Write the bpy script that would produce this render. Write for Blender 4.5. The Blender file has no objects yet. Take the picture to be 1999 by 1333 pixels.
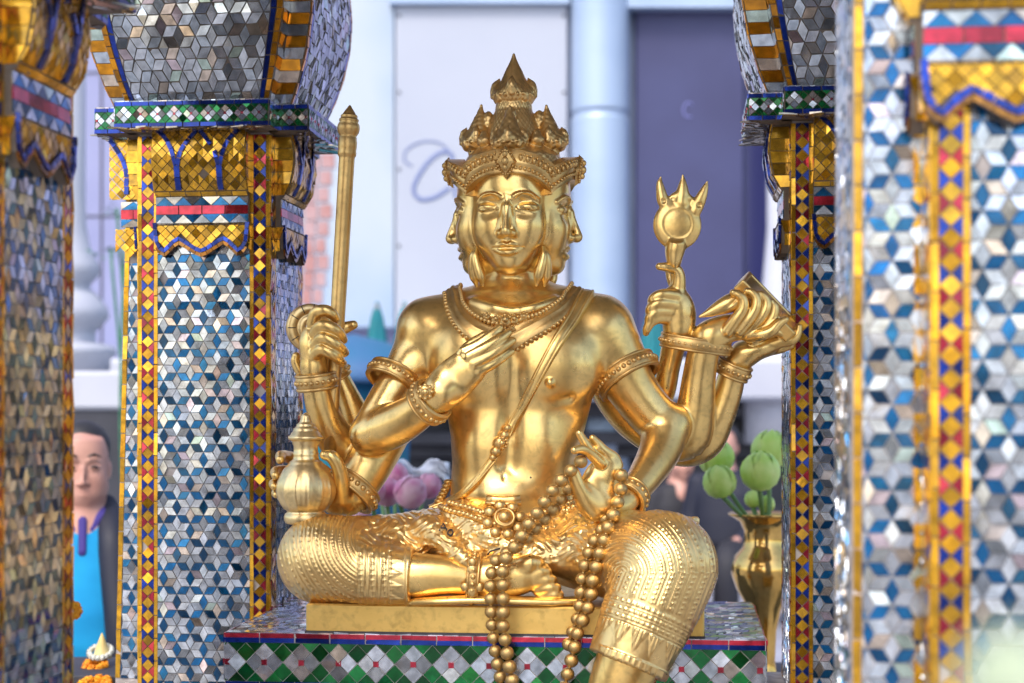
import bpy, math, random
import numpy as np
from mathutils import Vector, Matrix

# ------------------------------------------------------------------ scene, camera, light
SC = bpy.context.scene
COL = SC.collection
RND = random.Random(7)
F, D0, HX, HY, ZC = 3150.0, 3.15, 999.5, 790.0, 1.8
VOX = 0.0020

cam_d = bpy.data.cameras.new('camera')
cam = bpy.data.objects.new('camera', cam_d); COL.objects.link(cam)
cam.location = (0, -D0, ZC); cam.rotation_euler = (math.radians(90), 0, 0)
cam_d.sensor_width = 36.0; cam_d.lens = F / 1999.0 * 36.0
cam_d.shift_y = (HY - 666.5) / 1999.0
cam_d.clip_start = 0.05; cam_d.clip_end = 600
cam_d.dof.use_dof = True; cam_d.dof.focus_distance = 3.04; cam_d.dof.aperture_fstop = 3.2
SC.camera = cam

SUN_EL, SUN_AZ = math.radians(52), math.radians(205)     # azimuth measured from +Y clockwise
W = bpy.data.worlds.new('World'); SC.world = W; W.use_nodes = True
nt = W.node_tree
bg = nt.nodes['Background']
sky = nt.nodes.new('ShaderNodeTexSky'); sky.sky_type = 'NISHITA'; sky.sun_disc = False
sky.sun_elevation = SUN_EL; sky.sun_rotation = SUN_AZ
sky.air_density = 1.0; sky.dust_density = 3.0; sky.ozone_density = 1.0
nt.links.new(sky.outputs[0], bg.inputs[0]); bg.inputs[1].default_value = 0.15
sun_d = bpy.data.lights.new('sun', 'SUN'); sun_d.energy = 0.8; sun_d.angle = math.radians(14)
sun_d.color = (1.0, 0.95, 0.87)
sun = bpy.data.objects.new('sun', sun_d); COL.objects.link(sun)
sd = Vector((math.sin(SUN_AZ) * math.cos(SUN_EL), math.cos(SUN_AZ) * math.cos(SUN_EL), math.sin(SUN_EL)))
sun.rotation_euler = sd.to_track_quat('Z', 'Y').to_euler(); sun.location = sd * 20
vs = SC.view_settings
vs.view_transform = 'Standard'; vs.look = 'None'; vs.gamma = 1.0; vs.exposure = 1.28
vs.use_curve_mapping = False
SC.render.engine = 'CYCLES'
SC.cycles.use_denoising = True
SC.cycles.max_bounces = 8; SC.cycles.glossy_bounces = 5
SC.cycles.sample_clamp_indirect = 6.0
SC.cycles.blur_glossy = 0.3

# ------------------------------------------------------------------ helpers: coordinates
def P(px, py, Y=0.0):
    s = (Y + D0) / F
    return np.array((s * (px - HX), Y, ZC - (py - HY) * s))
def S(Y=0.0):
    return (Y + D0) / F
def ray(px, py):
    d = np.array(((px - HX) / F, 1.0, -(py - HY) / F)); return d / np.linalg.norm(d)
EYE = np.array((0, -D0, ZC))
def nrm(v):
    v = np.asarray(v, float); return v / (np.linalg.norm(v) + 1e-12)

# ------------------------------------------------------------------ helpers: objects
def thing(name, label, cat, loc=(0, 0, 0), rotz=0.0, group=None):
    o = bpy.data.objects.new(name, None); COL.objects.link(o)
    o.location = loc; o.rotation_euler = (0, 0, rotz); o.empty_display_size = 0.1
    o['label'] = label; o['category'] = cat
    if group: o['group'] = group
    return o
def tag(o, label, cat, group=None):
    o['label'] = label; o['category'] = cat
    if group: o['group'] = group
    return o
LOCAL = [False]
def link(me, name, mats, parent=None):
    o = bpy.data.objects.new(name, me); COL.objects.link(o)
    for m in (mats if isinstance(mats, (list, tuple)) else [mats]): me.materials.append(m)
    if parent is not None:
        o.parent = parent
        if parent.type == 'EMPTY' and not LOCAL[0]:        # parts written in world coordinates
            o.matrix_parent_inverse = (Matrix.Translation(parent.location) @ parent.rotation_euler.to_matrix().to_4x4()).inverted()
    return o
def dup(root, label=None, **kw):
    r = root.copy(); COL.objects.link(r)
    if label: r['label'] = label
    for ch in root.children:
        c = ch.copy(); COL.objects.link(c); c.parent = r
        for g in ch.children:
            d = g.copy(); COL.objects.link(d); d.parent = c
    return r

class MB:
    """collects polygons; build() links them as one mesh object"""
    def __init__(self): self.v = []; self.f = []; self.m = []; self.s = []; self.c = []; self.n = 0
    def add(self, V, Fs, mat=0, smooth=True, col=None):
        V = np.asarray(V, float).reshape(-1, 3); b = self.n
        self.v.append(V); self.n += len(V)
        for f in Fs:
            self.f.append([i + b for i in f]); self.m.append(mat); self.s.append(smooth); self.c.append(col)
        return b
    def box(self, c, h, R=None, mat=0, bev=0.0, col=None):
        """box, optionally with chamfered edges"""
        c = np.asarray(c, float); h = np.asarray(h, float); b = min(bev, min(h) * 0.49)
        R = np.eye(3) if R is None else np.asarray(R)
        if b <= 0:
            V = [(x, y, z) for x in (-1, 1) for y in (-1, 1) for z in (-1, 1)]
            V = np.array(V) * h @ R.T + c
            self.add(V, [(0, 1, 3, 2), (4, 6, 7, 5), (0, 4, 5, 1), (2, 3, 7, 6), (0, 2, 6, 4), (1, 5, 7, 3)], mat, False, col); return
        V = []; idx = {}
        for sx in (-1, 1):
            for sy in (-1, 1):
                for sz in (-1, 1):
                    for ax in range(3):
                        q = np.array((sx, sy, sz)) * (h - b); q[ax] = (sx, sy, sz)[ax] * h[ax]
                        idx[(sx, sy, sz, ax)] = len(V); V.append(q)
        Fs = []
        for ax in range(3):
            a1, a2 = (ax + 1) % 3, (ax + 2) % 3
            for s in (-1, 1):
                q = []
                for u, w in ((-1, -1), (1, -1), (1, 1), (-1, 1)):
                    k = [0, 0, 0]; k[ax] = s; k[a1] = u; k[a2] = w; q.append(idx[(k[0], k[1], k[2], ax)])
                Fs.append(q if s > 0 else q[::-1])
            for u in (-1, 1):
                for w in (-1, 1):
                    q = []
                    for s, a in ((-1, a1), (1, a1), (1, a2), (-1, a2)):
                        k = [0, 0, 0]; k[ax] = s; k[a1] = u; k[a2] = w; q.append(idx[(k[0], k[1], k[2], a)])
                    Fs.append(q if u * w < 0 else q[::-1])
        for sx in (-1, 1):
            for sy in (-1, 1):
                for sz in (-1, 1):
                    q = [idx[(sx, sy, sz, a)] for a in range(3)]
                    Fs.append(q if sx * sy * sz > 0 else q[::-1])
        self.add(np.array(V) @ R.T + c, Fs, mat, False, col)
    def sphere(self, c, r, nu=12, nv=8, R=None, mat=0, col=None, jit=0.0):
        r = np.broadcast_to(np.asarray(r, float), (3,))
        V = [(0, 0, 1)]; Fs = []
        for i in range(1, nv):
            t = math.pi * i / nv
            for j in range(nu):
                p = 2 * math.pi * j / nu; V.append((math.sin(t) * math.cos(p), math.sin(t) * math.sin(p), math.cos(t)))
        V.append((0, 0, -1)); L = len(V) - 1
        for j in range(nu):
            Fs.append((0, 1 + j, 1 + (j + 1) % nu)); b = 1 + (nv - 2) * nu
            Fs.append((L, b + (j + 1) % nu, b + j))
        for i in range(nv - 2):
            for j in range(nu):
                a = 1 + i * nu + j; a2 = 1 + i * nu + (j + 1) % nu
                Fs.append((a, a + nu, a2 + nu, a2))
        V = np.array(V) * r
        if R is not None: V = V @ np.asarray(R).T
        self.add(V + np.asarray(c), Fs, mat, True, col)
    def tube(self, pts, rad, n=8, mat=0, closed=False, col=None, flat=None, up=None, smooth=True):
        """swept tube; flat=(w,h) factors with up vector = the h direction"""
        pts = np.asarray(pts, float); N = len(pts); rad = np.broadcast_to(np.asarray(rad, float), (N,))
        T = np.gradient(pts, axis=0) if not closed else np.roll(pts, -1, 0) - np.roll(pts, 1, 0)
        V = []; ref = None
        for i in range(N):
            t = nrm(T[i])
            if up is not None:
                u = np.asarray(up[i] if np.ndim(up) == 2 else up, float)
            else:
                u = ref if ref is not None else (np.array((0, 0, 1.)) if abs(t[2]) < 0.9 else np.array((1., 0, 0)))
            b = u - t * np.dot(u, t); b = nrm(b); ref = b; a = np.cross(t, b)
            fw, fh = flat if flat else (1, 1)
            for j in range(n):
                q = 2 * math.pi * j / n
                V.append(pts[i] + rad[i] * (a * math.cos(q) * fw + b * math.sin(q) * fh))
        Fs = []
        for i in range(N if closed else N - 1):
            for j in range(n):
                i2 = (i + 1) % N
                Fs.append((i * n + j, i * n + (j + 1) % n, i2 * n + (j + 1) % n, i2 * n + j))
        if not closed:
            Fs.append(tuple(range(n - 1, -1, -1))); Fs.append(tuple(range((N - 1) * n, N * n)))
        self.add(V, Fs, mat, smooth, col)
    def lathe(self, prof, c=(0, 0, 0), n=48, R=None, mat=0, mod=None, col=None):
        """prof: (radius, z) list"""
        V = []; Fs = []
        for (r, z) in prof:
            for j in range(n):
                t = 2 * math.pi * j / n; rr = r * (mod(t, z) if mod else 1.0)
                V.append((rr * math.cos(t), rr * math.sin(t), z))
        for i in range(len(prof) - 1):
            for j in range(n):
                a = i * n + j; b = i * n + (j + 1) % n
                Fs.append((a, b, b + n, a + n))
        Fs.append(tuple(range(n - 1, -1, -1))); Fs.append(tuple(range((len(prof) - 1) * n, len(prof) * n)))
        V = np.array(V)
        if R is not None: V = V @ np.asarray(R).T
        self.add(V + np.asarray(c), Fs, mat, True, col)
    def grid(self, G, mat=0, smooth=True, col=None, flip=False):
        G = np.asarray(G, float); a, b = G.shape[:2]; Fs = []
        for i in range(a - 1):
            for j in range(b - 1):
                q = (i * b + j, i * b + j + 1, (i + 1) * b + j + 1, (i + 1) * b + j)
                Fs.append(q[::-1] if flip else q)
        self.add(G.reshape(-1, 3), Fs, mat, smooth, col)
    def prism(self, poly, d0, d1, fr, mat=0, col=None, smooth=False):
        """2D polygon (u,v) extruded along w from d0 to d1; fr = function (u,v,w)->xyz"""
        n = len(poly)
        V = [fr(u, v, d0) for u, v in poly] + [fr(u, v, d1) for u, v in poly]
        Fs = [tuple(range(n - 1, -1, -1)), tuple(range(n, 2 * n))] + [(i, (i + 1) % n, n + (i + 1) % n, n + i) for i in range(n)]
        self.add(V, Fs, mat, smooth, col)
    def build(self, name, mats, parent=None, colattr=False, recalc=False):
        me = bpy.data.meshes.new(name)
        V = np.concatenate(self.v) if self.v else np.zeros((0, 3))
        me.from_pydata(V.tolist(), [], self.f)
        me.polygons.foreach_set('material_index', self.m); me.polygons.foreach_set('use_smooth', self.s)
        if colattr:
            at = me.attributes.new('tint', 'FLOAT_COLOR', 'FACE')
            a = np.array([(c if c is not None else (1, 1, 1, 0.3)) for c in self.c], np.float32)
            at.data.foreach_set('color', a.ravel())
        if recalc:
            import bmesh
            bm = bmesh.new(); bm.from_mesh(me); bmesh.ops.recalc_face_normals(bm, faces=bm.faces); bm.to_mesh(me); bm.free()
        me.update()
        return link(me, name, mats, parent)

# ------------------------------------------------------------------ helpers: materials
def mat(name, base=(0.5, 0.5, 0.5), rough=0.5, metal=0.0, **kw):
    m = bpy.data.materials.new(name); m.use_nodes = True
    b = m.node_tree.nodes['Principled BSDF']
    b.inputs['Base Color'].default_value = (*base, 1); b.inputs['Roughness'].default_value = rough
    b.inputs['Metallic'].default_value = metal
    for k, v in kw.items(): b.inputs[k].default_value = v
    return m
def noisy(name, c1, c2, scale=8.0, rough=(0.4, 0.6), metal=0.0, bump=0.0, bscale=60.0, lo=0.4, hi=0.65, detail=6.0, **kw):
    m = mat(name, c1, rough[0], metal, **kw); n = m.node_tree.nodes; l = m.node_tree.links; b = n['Principled BSDF']
    tc = n.new('ShaderNodeTexCoord'); tx = n.new('ShaderNodeTexNoise'); tx.inputs['Scale'].default_value = scale; tx.inputs['Detail'].default_value = detail
    l.new(tc.outputs['Object'], tx.inputs['Vector'])
    r = n.new('ShaderNodeValToRGB'); r.color_ramp.elements[0].position = lo; r.color_ramp.elements[1].position = hi
    r.color_ramp.elements[0].color = (*c1, 1); r.color_ramp.elements[1].color = (*c2, 1)
    l.new(tx.outputs[0], r.inputs[0]); l.new(r.outputs[0], b.inputs['Base Color'])
    mr = n.new('ShaderNodeMapRange'); mr.inputs[1].default_value = 0.3; mr.inputs[2].default_value = 0.7
    mr.inputs[3].default_value = rough[0]; mr.inputs[4].default_value = rough[1]
    l.new(tx.outputs[0], mr.inputs[0]); l.new(mr.outputs[0], b.inputs['Roughness'])
    if bump > 0:
        t2 = n.new('ShaderNodeTexNoise'); t2.inputs['Scale'].default_value = bscale; t2.inputs['Detail'].default_value = 4
        l.new(tc.outputs['Object'], t2.inputs['Vector'])
        bp = n.new('ShaderNodeBump'); bp.inputs['Strength'].default_value = bump; bp.inputs['Distance'].default_value = 0.002
        l.new(t2.outputs[0], bp.inputs['Height']); l.new(bp.outputs[0], b.inputs['Normal'])
    return m
def gold(name, c, dark, rough, spots=True, bump=0.10, lo=0.45, hi=0.75):
    """gilded bronze: worn satin gold, brown patina patches, small scratches and dark specks"""
    m = noisy(name, c, dark, 9.0, rough, 0.92, bump, 55.0, lo, hi, 8.0)
    n = m.node_tree.nodes; l = m.node_tree.links; b = n['Principled BSDF']
    tc = n.new('ShaderNodeTexCoord')
    def wear(scale, detail, a0, a1, v0, dist=0.0):
        t = n.new('ShaderNodeTexNoise'); t.inputs['Scale'].default_value = scale; t.inputs['Detail'].default_value = detail; t.inputs['Distortion'].default_value = dist
        l.new(tc.outputs['Object'], t.inputs['Vector'])
        r = n.new('ShaderNodeMapRange'); r.inputs[1].default_value = a0; r.inputs[2].default_value = a1; r.inputs[3].default_value = v0; r.inputs[4].default_value = 1.0; l.new(t.outputs[0], r.inputs[0])
        x = n.new('ShaderNodeMix'); x.data_type = 'RGBA'; x.blend_type = 'MULTIPLY'; x.inputs[0].default_value = 1.0
        l.new(b.inputs['Base Color'].links[0].from_socket, x.inputs[6]); l.new(r.outputs[0], x.inputs[7]); l.new(x.outputs[2], b.inputs['Base Color'])
    wear(70, 6, .34, .48, .86); wear(28, 8, .30, .46, .80, 1.2)
    if spots:
        n = m.node_tree.nodes; l = m.node_tree.links; b = n['Principled BSDF']
        tc = n.new('ShaderNodeTexCoord'); v = n.new('ShaderNodeTexVoronoi'); v.inputs['Scale'].default_value = 26
        v.inputs['Randomness'].default_value = 1.0
        l.new(tc.outputs['Object'], v.inputs['Vector'])
        lt = n.new('ShaderNodeMath'); lt.operation = 'LESS_THAN'; lt.inputs[1].default_value = 0.055
        l.new(v.outputs['Distance'], lt.inputs[0])
        sp = n.new('ShaderNodeSeparateColor'); l.new(v.outputs['Color'], sp.inputs[0])
        gt = n.new('ShaderNodeMath'); gt.operation = 'GREATER_THAN'; gt.inputs[1].default_value = 0.72
        l.new(sp.outputs[0], gt.inputs[0])
        mu = n.new('ShaderNodeMath'); mu.operation = 'MULTIPLY'; l.new(lt.outputs[0], mu.inputs[0]); l.new(gt.outputs[0], mu.inputs[1])
        mx = n.new('ShaderNodeMix'); mx.data_type = 'RGBA'
        src = b.inputs['Base Color'].links[0].from_socket
        l.new(mu.outputs[0], mx.inputs[0]); l.new(src, mx.inputs[6]); mx.inputs[7].default_value = (0.05, 0.035, 0.03, 1)
        l.new(mx.outputs[2], b.inputs['Base Color'])
    return m
def tint_mat(name, metal=0.76):
    """mirror-glass mosaic: every tile has its own colour (face attribute) and gloss (alpha)"""
    m = mat(name, (0.7, 0.7, 0.7), 0.1, metal); m.node_tree.nodes['Principled BSDF'].inputs['Coat Weight'].default_value = 0.35; m.node_tree.nodes['Principled BSDF'].inputs['Coat Roughness'].default_value = 0.06; n = m.node_tree.nodes; l = m.node_tree.links; b = n['Principled BSDF']
    a = n.new('ShaderNodeAttribute'); a.attribute_name = 'tint'
    tc = n.new('ShaderNodeTexCoord'); tx = n.new('ShaderNodeTexNoise'); tx.inputs['Scale'].default_value = 60; tx.inputs['Detail'].default_value = 5
    l.new(tc.outputs['Object'], tx.inputs['Vector'])
    r = n.new('ShaderNodeMapRange'); r.inputs[1].default_value = 0.38; r.inputs[2].default_value = 0.62; r.inputs[3].default_value = 0.62; r.inputs[4].default_value = 1.0
    l.new(tx.outputs[0], r.inputs[0])
    mx = n.new('ShaderNodeMix'); mx.data_type = 'RGBA'; mx.blend_type = 'MULTIPLY'; mx.inputs[0].default_value = 1.0
    l.new(a.outputs['Color'], mx.inputs[6]); l.new(r.outputs[0], mx.inputs[7]); l.new(mx.outputs[2], b.inputs['Base Color'])
    l.new(a.outputs['Alpha'], b.inputs['Roughness'])
    bp = n.new('ShaderNodeBump'); bp.inputs['Strength'].default_value = 0.06; bp.inputs['Distance'].default_value = 0.004
    t2 = n.new('ShaderNodeTexNoise'); t2.inputs['Scale'].default_value = 45; l.new(tc.outputs['Object'], t2.inputs['Vector'])
    l.new(t2.outputs[0], bp.inputs['Height']); l.new(bp.outputs[0], b.inputs['Normal'])
    return m

# ------------------------------------------------------------------ signed-distance modelling
def smin(a, b, k):
    if k <= 0: return np.minimum(a, b)
    h = np.maximum(k - np.abs(a - b), 0) / k
    return np.minimum(a, b) - h * h * k * 0.25
def smax(a, b, k): return -smin(-a, -b, k)

class Sdf:
    def __init__(self): self.items = []; self.km = 0.02
    def add(self, fn, lo, hi, k=0.0, op=1):
        self.items.append((fn, np.asarray(lo, float), np.asarray(hi, float), k, op))
        if op != 2: self.km = max(self.km, k)
        return self
    def sub(self, other, k=0.005):
        lo, hi = other.bounds(); self.add(lambda p, c=None, R=None: other.ev(p, c, R), lo, hi, k); return self
    def bounds(self):
        L = [(i[1], i[2]) for i in self.items if i[4] == 1]
        return np.min([a for a, b in L], 0), np.max([b for a, b in L], 0)
    def ev(self, p, c=None, R=None):
        d = np.full(len(p), 0.5, np.float32)
        for fn, lo, hi, k, op in self.items:
            if c is not None:
                g = np.maximum(np.maximum(lo - c, c - hi), 0)
                if np.dot(g, g) > (R + self.km + 0.012) ** 2: continue
            e = fn(p, c, R)
            if op == 1: d = smin(d, e, k)
            elif op == -1: d = smax(d, -e, k)
            elif op == 2: d = d - e                      # relief added to the surface
        return d
    def chunk(self, p):
        return np.concatenate([self.ev(p[i:i + 40000].astype(np.float32)) for i in range(0, len(p), 40000)])
    # ---- primitives
    def chain(self, pts, rad, k=0.005, n=6, op=1, flat=None):
        pts = np.asarray(pts, float); rad = np.asarray(rad, float)
        if len(pts) > 2:
            Q = np.concatenate([2 * pts[:1] - pts[1:2], pts, 2 * pts[-1:] - pts[-2:-1]]); r = np.concatenate([rad[:1], rad, rad[-1:]])
            ker = lambda x, i, t: 0.5 * (2 * x[i] + (x[i + 1] - x[i - 1]) * t + (2 * x[i - 1] - 5 * x[i] + 4 * x[i + 1] - x[i + 2]) * t * t + (-x[i - 1] + 3 * x[i] - 3 * x[i + 1] + x[i + 2]) * t ** 3)
            def samp(n):
                it = [(i, t) for i in range(1, len(Q) - 2) for t in np.linspace(0, 1, n, endpoint=False)]
                return np.array([ker(Q, i, t) for i, t in it] + [pts[-1]]), np.array([ker(r, i, t) for i, t in it] + [rad[-1]])
            (dense, drad), (pts, rad) = samp(n * 12), samp(n)
        else: dense, drad = pts, rad
        lo = (pts - rad[:, None]).min(0); hi = (pts + rad[:, None]).max(0)
        M = None
        if flat:
            ax, f = nrm(flat[0]), flat[1]; M = (np.eye(3) + np.outer(ax, ax) * (1 / f - 1)).astype(np.float32); dense = dense @ M.T; pts = pts @ M.T
        a = pts[:-1].astype(np.float32); ab = (pts[1:] - pts[:-1]).astype(np.float32); L2 = (ab * ab).sum(1) + 1e-12
        ra = rad[:-1].astype(np.float32); dr = (rad[1:] - rad[:-1]).astype(np.float32)
        ND = len(dense) - 1; per = ND / len(a)
        da = dense[:-1].astype(np.float32); db = (dense[1:] - dense[:-1]).astype(np.float32); dl = (db / ((db * db).sum(1)[:, None] + 1e-14)).astype(np.float32)
        dra = drad[:-1].astype(np.float32); ddr = np.diff(drad).astype(np.float32)
        def seg(p, i):
            q = p - a[i]; t = q @ (ab[i] / L2[i]); np.maximum(t, 0, out=t); np.minimum(t, 1, out=t)
            q -= t[:, None] * ab[i]
            return np.sqrt(np.einsum('ij,ij->i', q, q)) - (ra[i] + dr[i] * t), t
        def fn(p, c=None, R=None):
            if M is not None: p = p @ M.T
            idx = range(len(a))
            if c is not None and len(a) > 1:
                cc = np.asarray(c, np.float32); cc = cc @ M.T if M is not None else cc
                q = cc - a; t = np.clip((q * ab).sum(1) / L2, 0, 1); q = q - t[:, None] * ab
                dc = np.sqrt((q * q).sum(1)) - (ra + dr * t); RR = R / (flat[1] if flat else 1); m0 = dc.min()
                if m0 > RR + self.km + 0.012: return np.full(len(p), (m0 - RR) * (max(flat[1], 0.6) if flat else 1), np.float32)
                idx = np.nonzero(dc <= m0 + 2 * RR)[0]
            d = None
            for i in idx:
                e, t = seg(p, i); t = t + np.float32(i)
                if d is None: d, tau = e, t
                else: w = e < d; d = np.where(w, e, d); tau = np.where(w, t, tau)
            if ND > len(a):                       # refine on the dense curve: no facets along the limb
                for _ in range(3):
                    j = np.clip((tau * per).astype(np.int32), 0, ND - 1)
                    q = p - da[j]; t = np.einsum('ij,ij->i', q, dl[j])
                    tau = (j + np.clip(t, -per * 3, per * 3)) / per
                t = np.clip(t, np.where(j == 0, 0, -2), np.where(j == ND - 1, 1, 3))
                q -= t[:, None] * db[j]
                d = np.sqrt(np.einsum('ij,ij->i', q, q)) - (dra[j] + ddr[j] * t)
            return d * (max(flat[1], 0.6) if flat else 1)
        return self.add(fn, lo, hi, k, op)
    def pchain(self, L, k=0.005, n=6, op=1, flat=None):
        """L: (px, py, Y, radius px)"""
        return self.chain([P(a, b, c) for a, b, c, r in L], [r * S(c) for a, b, c, r in L], k, n, op, flat)
    def ell(self, c, r, k=0.01, R=None, op=1):
        c = np.asarray(c, np.float32); r = np.asarray(r, np.float32); m = float(r.max())
        Rm = None if R is None else np.asarray(R, np.float32)     # columns = axes
        def fn(p, cc=None, RR=None):
            q = p - c
            if Rm is not None: q = q @ Rm
            k0 = np.sqrt(((q / r) ** 2).sum(1)); k1 = np.sqrt(((q / (r * r)) ** 2).sum(1)) + 1e-6
            return k0 * (k0 - 1) / k1
        return self.add(fn, c - m, c + m, k, op)
    def pell(self, px, py, Y, r, k=0.01, R=None, op=1):
        return self.ell(P(px, py, Y), np.array(r) * S(Y), k, R, op)
    def rbox(self, c, h, rr, k=0.005, R=None, op=1):
        c = np.asarray(c, np.float32); h = np.asarray(h, np.float32) - rr; m = float(np.linalg.norm(h)) + rr
        Rm = np.eye(3, dtype=np.float32) if R is None else np.asarray(R, np.float32)
        def fn(p, cc=None, RR=None):
            q = np.abs((p - c) @ Rm) - h
            return np.sqrt((np.maximum(q, 0) ** 2).sum(1)) + np.minimum(q.max(1), 0) - rr
        return self.add(fn, c - m, c + m, k, op)
    def loft(self, z, cx, cy, a, bf, bb, n=2.3, k=0.02, M=None, o=(0, 0, 0), ends=0.02):
        """stack of super-ellipses; bf = depth towards -y, bb towards +y; M columns = local axes"""
        z = np.asarray(z, float); od = np.argsort(z); z = z[od]
        zz = np.linspace(z[0], z[-1], 160)
        def sm(v):
            v = np.broadcast_to(np.asarray(v, float), z.shape)[od] if np.ndim(v) else np.full(len(z), float(v))
            w = np.interp(zz, z, v); ker = np.exp(-np.linspace(-2, 2, 13) ** 2); ker /= ker.sum()
            return np.convolve(np.pad(w, 6, 'edge'), ker, 'valid')
        T = [sm(v) for v in (cx, cy, a, bf, bb)]
        o = np.asarray(o, np.float32); Rm = np.eye(3, dtype=np.float32) if M is None else np.asarray(M, np.float32)
        def fn(p, c=None, R=None):
            q = (p - o) @ Rm; w = q[:, 2]
            cx_, cy_, a_, f_, b_ = [np.interp(w, zz, t).astype(np.float32) for t in T]
            x = np.abs(q[:, 0] - cx_); y = q[:, 1] - cy_
            b = np.where(y < 0, f_, b_); y = np.abs(y)
            r = np.sqrt(x * x + y * y) + 1e-6
            s = ((x / a_) ** n + (y / b) ** n) ** (1.0 / n) + 1e-6
            d = r * (1 - 1 / np.maximum(s, 0.15)) * 0.85
            d = np.where(s < 0.15, -np.minimum(a_, b), d)
            return smax(d, np.maximum(zz[0] - w, w - zz[-1]).astype(np.float32), ends)
        A = np.abs(T[0]).max() + T[2].max(); Bm = np.abs(T[1]).max() + max(T[3].max(), T[4].max())
        cor = np.array([(x, y, w) for x in (-A, A) for y in (-Bm, Bm) for w in (zz[0], zz[-1])]) @ Rm.T + o
        return self.add(fn, cor.min(0), cor.max(0), k)
    # ---- meshing (surface nets in sparse blocks)
    def mesh(self, name, mats, parent=None, vox=VOX, N=42):
        lo, hi = self.bounds(); lo = lo - 4 * vox; hi = hi + 4 * vox
        nb = np.ceil((hi - lo) / (vox * N)).astype(int); dim = nb * N + 2
        blk = np.stack(np.meshgrid(*[np.arange(n) for n in nb], indexing='ij'), -1).reshape(-1, 3)
        half = vox * N / 2; R = half * math.sqrt(3) + vox * 2
        cen = lo + (blk * N + N / 2) * vox
        dc = self.chunk(cen)
        act = blk[np.abs(dc) < R * 1.3 + 0.008]
        g = np.arange(N + 1); gx, gy, gz = np.meshgrid(g, g, g, indexing='ij'); G = np.stack((gx, gy, gz), -1).reshape(-1, 3)
        SI = np.stack(np.meshgrid(*[np.arange(0, N, 6)] * 3, indexing='ij'), -1).reshape(-1, 3); SG = SI + 3.0
        key = lambda I: (I[:, 0].astype(np.int64) * dim[1] + I[:, 1]) * dim[2] + I[:, 2]
        VK = []; VP = []; VN = []; QK = []
        tet = np.array(((1, -1, -1), (-1, -1, 1), (-1, 1, -1), (1, 1, 1)), np.float32); e = vox * 0.6
        def one(b):
            base = b * N; c = lo + (base + N / 2) * vox; vk = vp = vn = None; qk = []
            ds = self.ev((lo + (base + SG) * vox).astype(np.float32), c, R)         # coarse look first
            d = np.ones((N + 1, N + 1, N + 1), np.float32); mk = np.zeros((N + 1, N + 1, N + 1), bool)
            for (i, j, k), v in zip(SI, ds):
                q = (slice(i, i + 7), slice(j, j + 7), slice(k, k + 7))
                if abs(v) < 7.6 * vox + 0.003: mk[q] = True
                elif v < 0: d[i:i + 6 + (i + 6 == N), j:j + 6 + (j + 6 == N), k:k + 6 + (k + 6 == N)] = -1
            if not mk.any(): return None
            fm = mk.ravel(); d.ravel()[fm] = self.ev((lo + (base + G[fm]) * vox).astype(np.float32), c, R)
            s = d < 0
            if s.all() or not s.any(): return None
            # cells
            cs = np.zeros((N, N, N), np.int8); acc = np.zeros((N, N, N, 3), np.float32); cnt = np.zeros((N, N, N), np.float32)
            off = [(x, y, z) for x in (0, 1) for y in (0, 1) for z in (0, 1)]
            sl = lambda A, o: A[o[0]:o[0] + N, o[1]:o[1] + N, o[2]:o[2] + N]
            for o in off: cs += sl(s, o)
            mask = (cs > 0) & (cs < 8)
            if mask.any():
                for o in off:
                    for ax in range(3):
                        if o[ax]: continue
                        o2 = list(o); o2[ax] = 1
                        a = sl(d, o); bb = sl(d, o2); cr = (a < 0) != (bb < 0)
                        t = np.where(cr, a / np.where(np.abs(a - bb) < 1e-9, 1e-9, a - bb), 0)
                        for ax2 in range(3):
                            acc[..., ax2] += np.where(cr, t if ax2 == ax else o[ax2], 0)
                        cnt += cr
                I = np.argwhere(mask); v = lo + (base + I + acc[mask] / cnt[mask][:, None]) * vox
                v = v.astype(np.float32)
                for it in range(2):
                    gr = np.zeros_like(v); f = 0
                    for t in tet:
                        q = self.ev(v + t * e, c, R + vox * 3); gr += t * q[:, None]; f = f + q
                    gn = np.sqrt((gr * gr).sum(1))[:, None] + 1e-9; nn = gr / gn
                    if it == 1: break
                    step = np.clip((f / 4)[:, None] / np.maximum(gn / (4 * e), 0.35), -vox * 0.7, vox * 0.7)
                    v = v - nn * step
                vk = key(base + I); vp = v; vn = nn
            for ax in range(3):
                o2 = [0, 0, 0]; o2[ax] = 1
                a = sl(s, (0, 0, 0)); bb = sl(s, o2); I = np.argwhere(a != bb)
                if not len(I): continue
                fl = a[a != bb]
                u, w = (ax + 1) % 3, (ax + 2) % 3
                gI = base + I; q = []
                for du, dw in ((0, 0), (-1, 0), (-1, -1), (0, -1)):
                    J = gI.copy(); J[:, u] += du; J[:, w] += dw; q.append(key(J))
                q = np.stack(q, 1); q[~fl] = q[~fl][:, ::-1]; qk.append(q)
            return vk, vp, vn, qk
        from concurrent.futures import ThreadPoolExecutor
        with ThreadPoolExecutor(2) as ex:
            for r in ex.map(one, act):
                if r is None: continue
                if r[0] is not None: VK.append(r[0]); VP.append(r[1]); VN.append(r[2])
                QK += r[3]
        VK = np.concatenate(VK); VP = np.concatenate(VP); VN = np.concatenate(VN); QK = np.concatenate(QK)
        od = np.argsort(VK); VK = VK[od]; VP = VP[od]; VN = VN[od]
        ix = np.searchsorted(VK, QK); ix = np.clip(ix, 0, len(VK) - 1)
        ok = (VK[ix] == QK).all(1); Q = ix[ok]
        me = bpy.data.meshes.new(name)
        me.vertices.add(len(VP)); me.vertices.foreach_set('co', VP.astype(np.float32).ravel())
        me.loops.add(Q.size); me.loops.foreach_set('vertex_index', Q.astype(np.int32).ravel())
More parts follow.
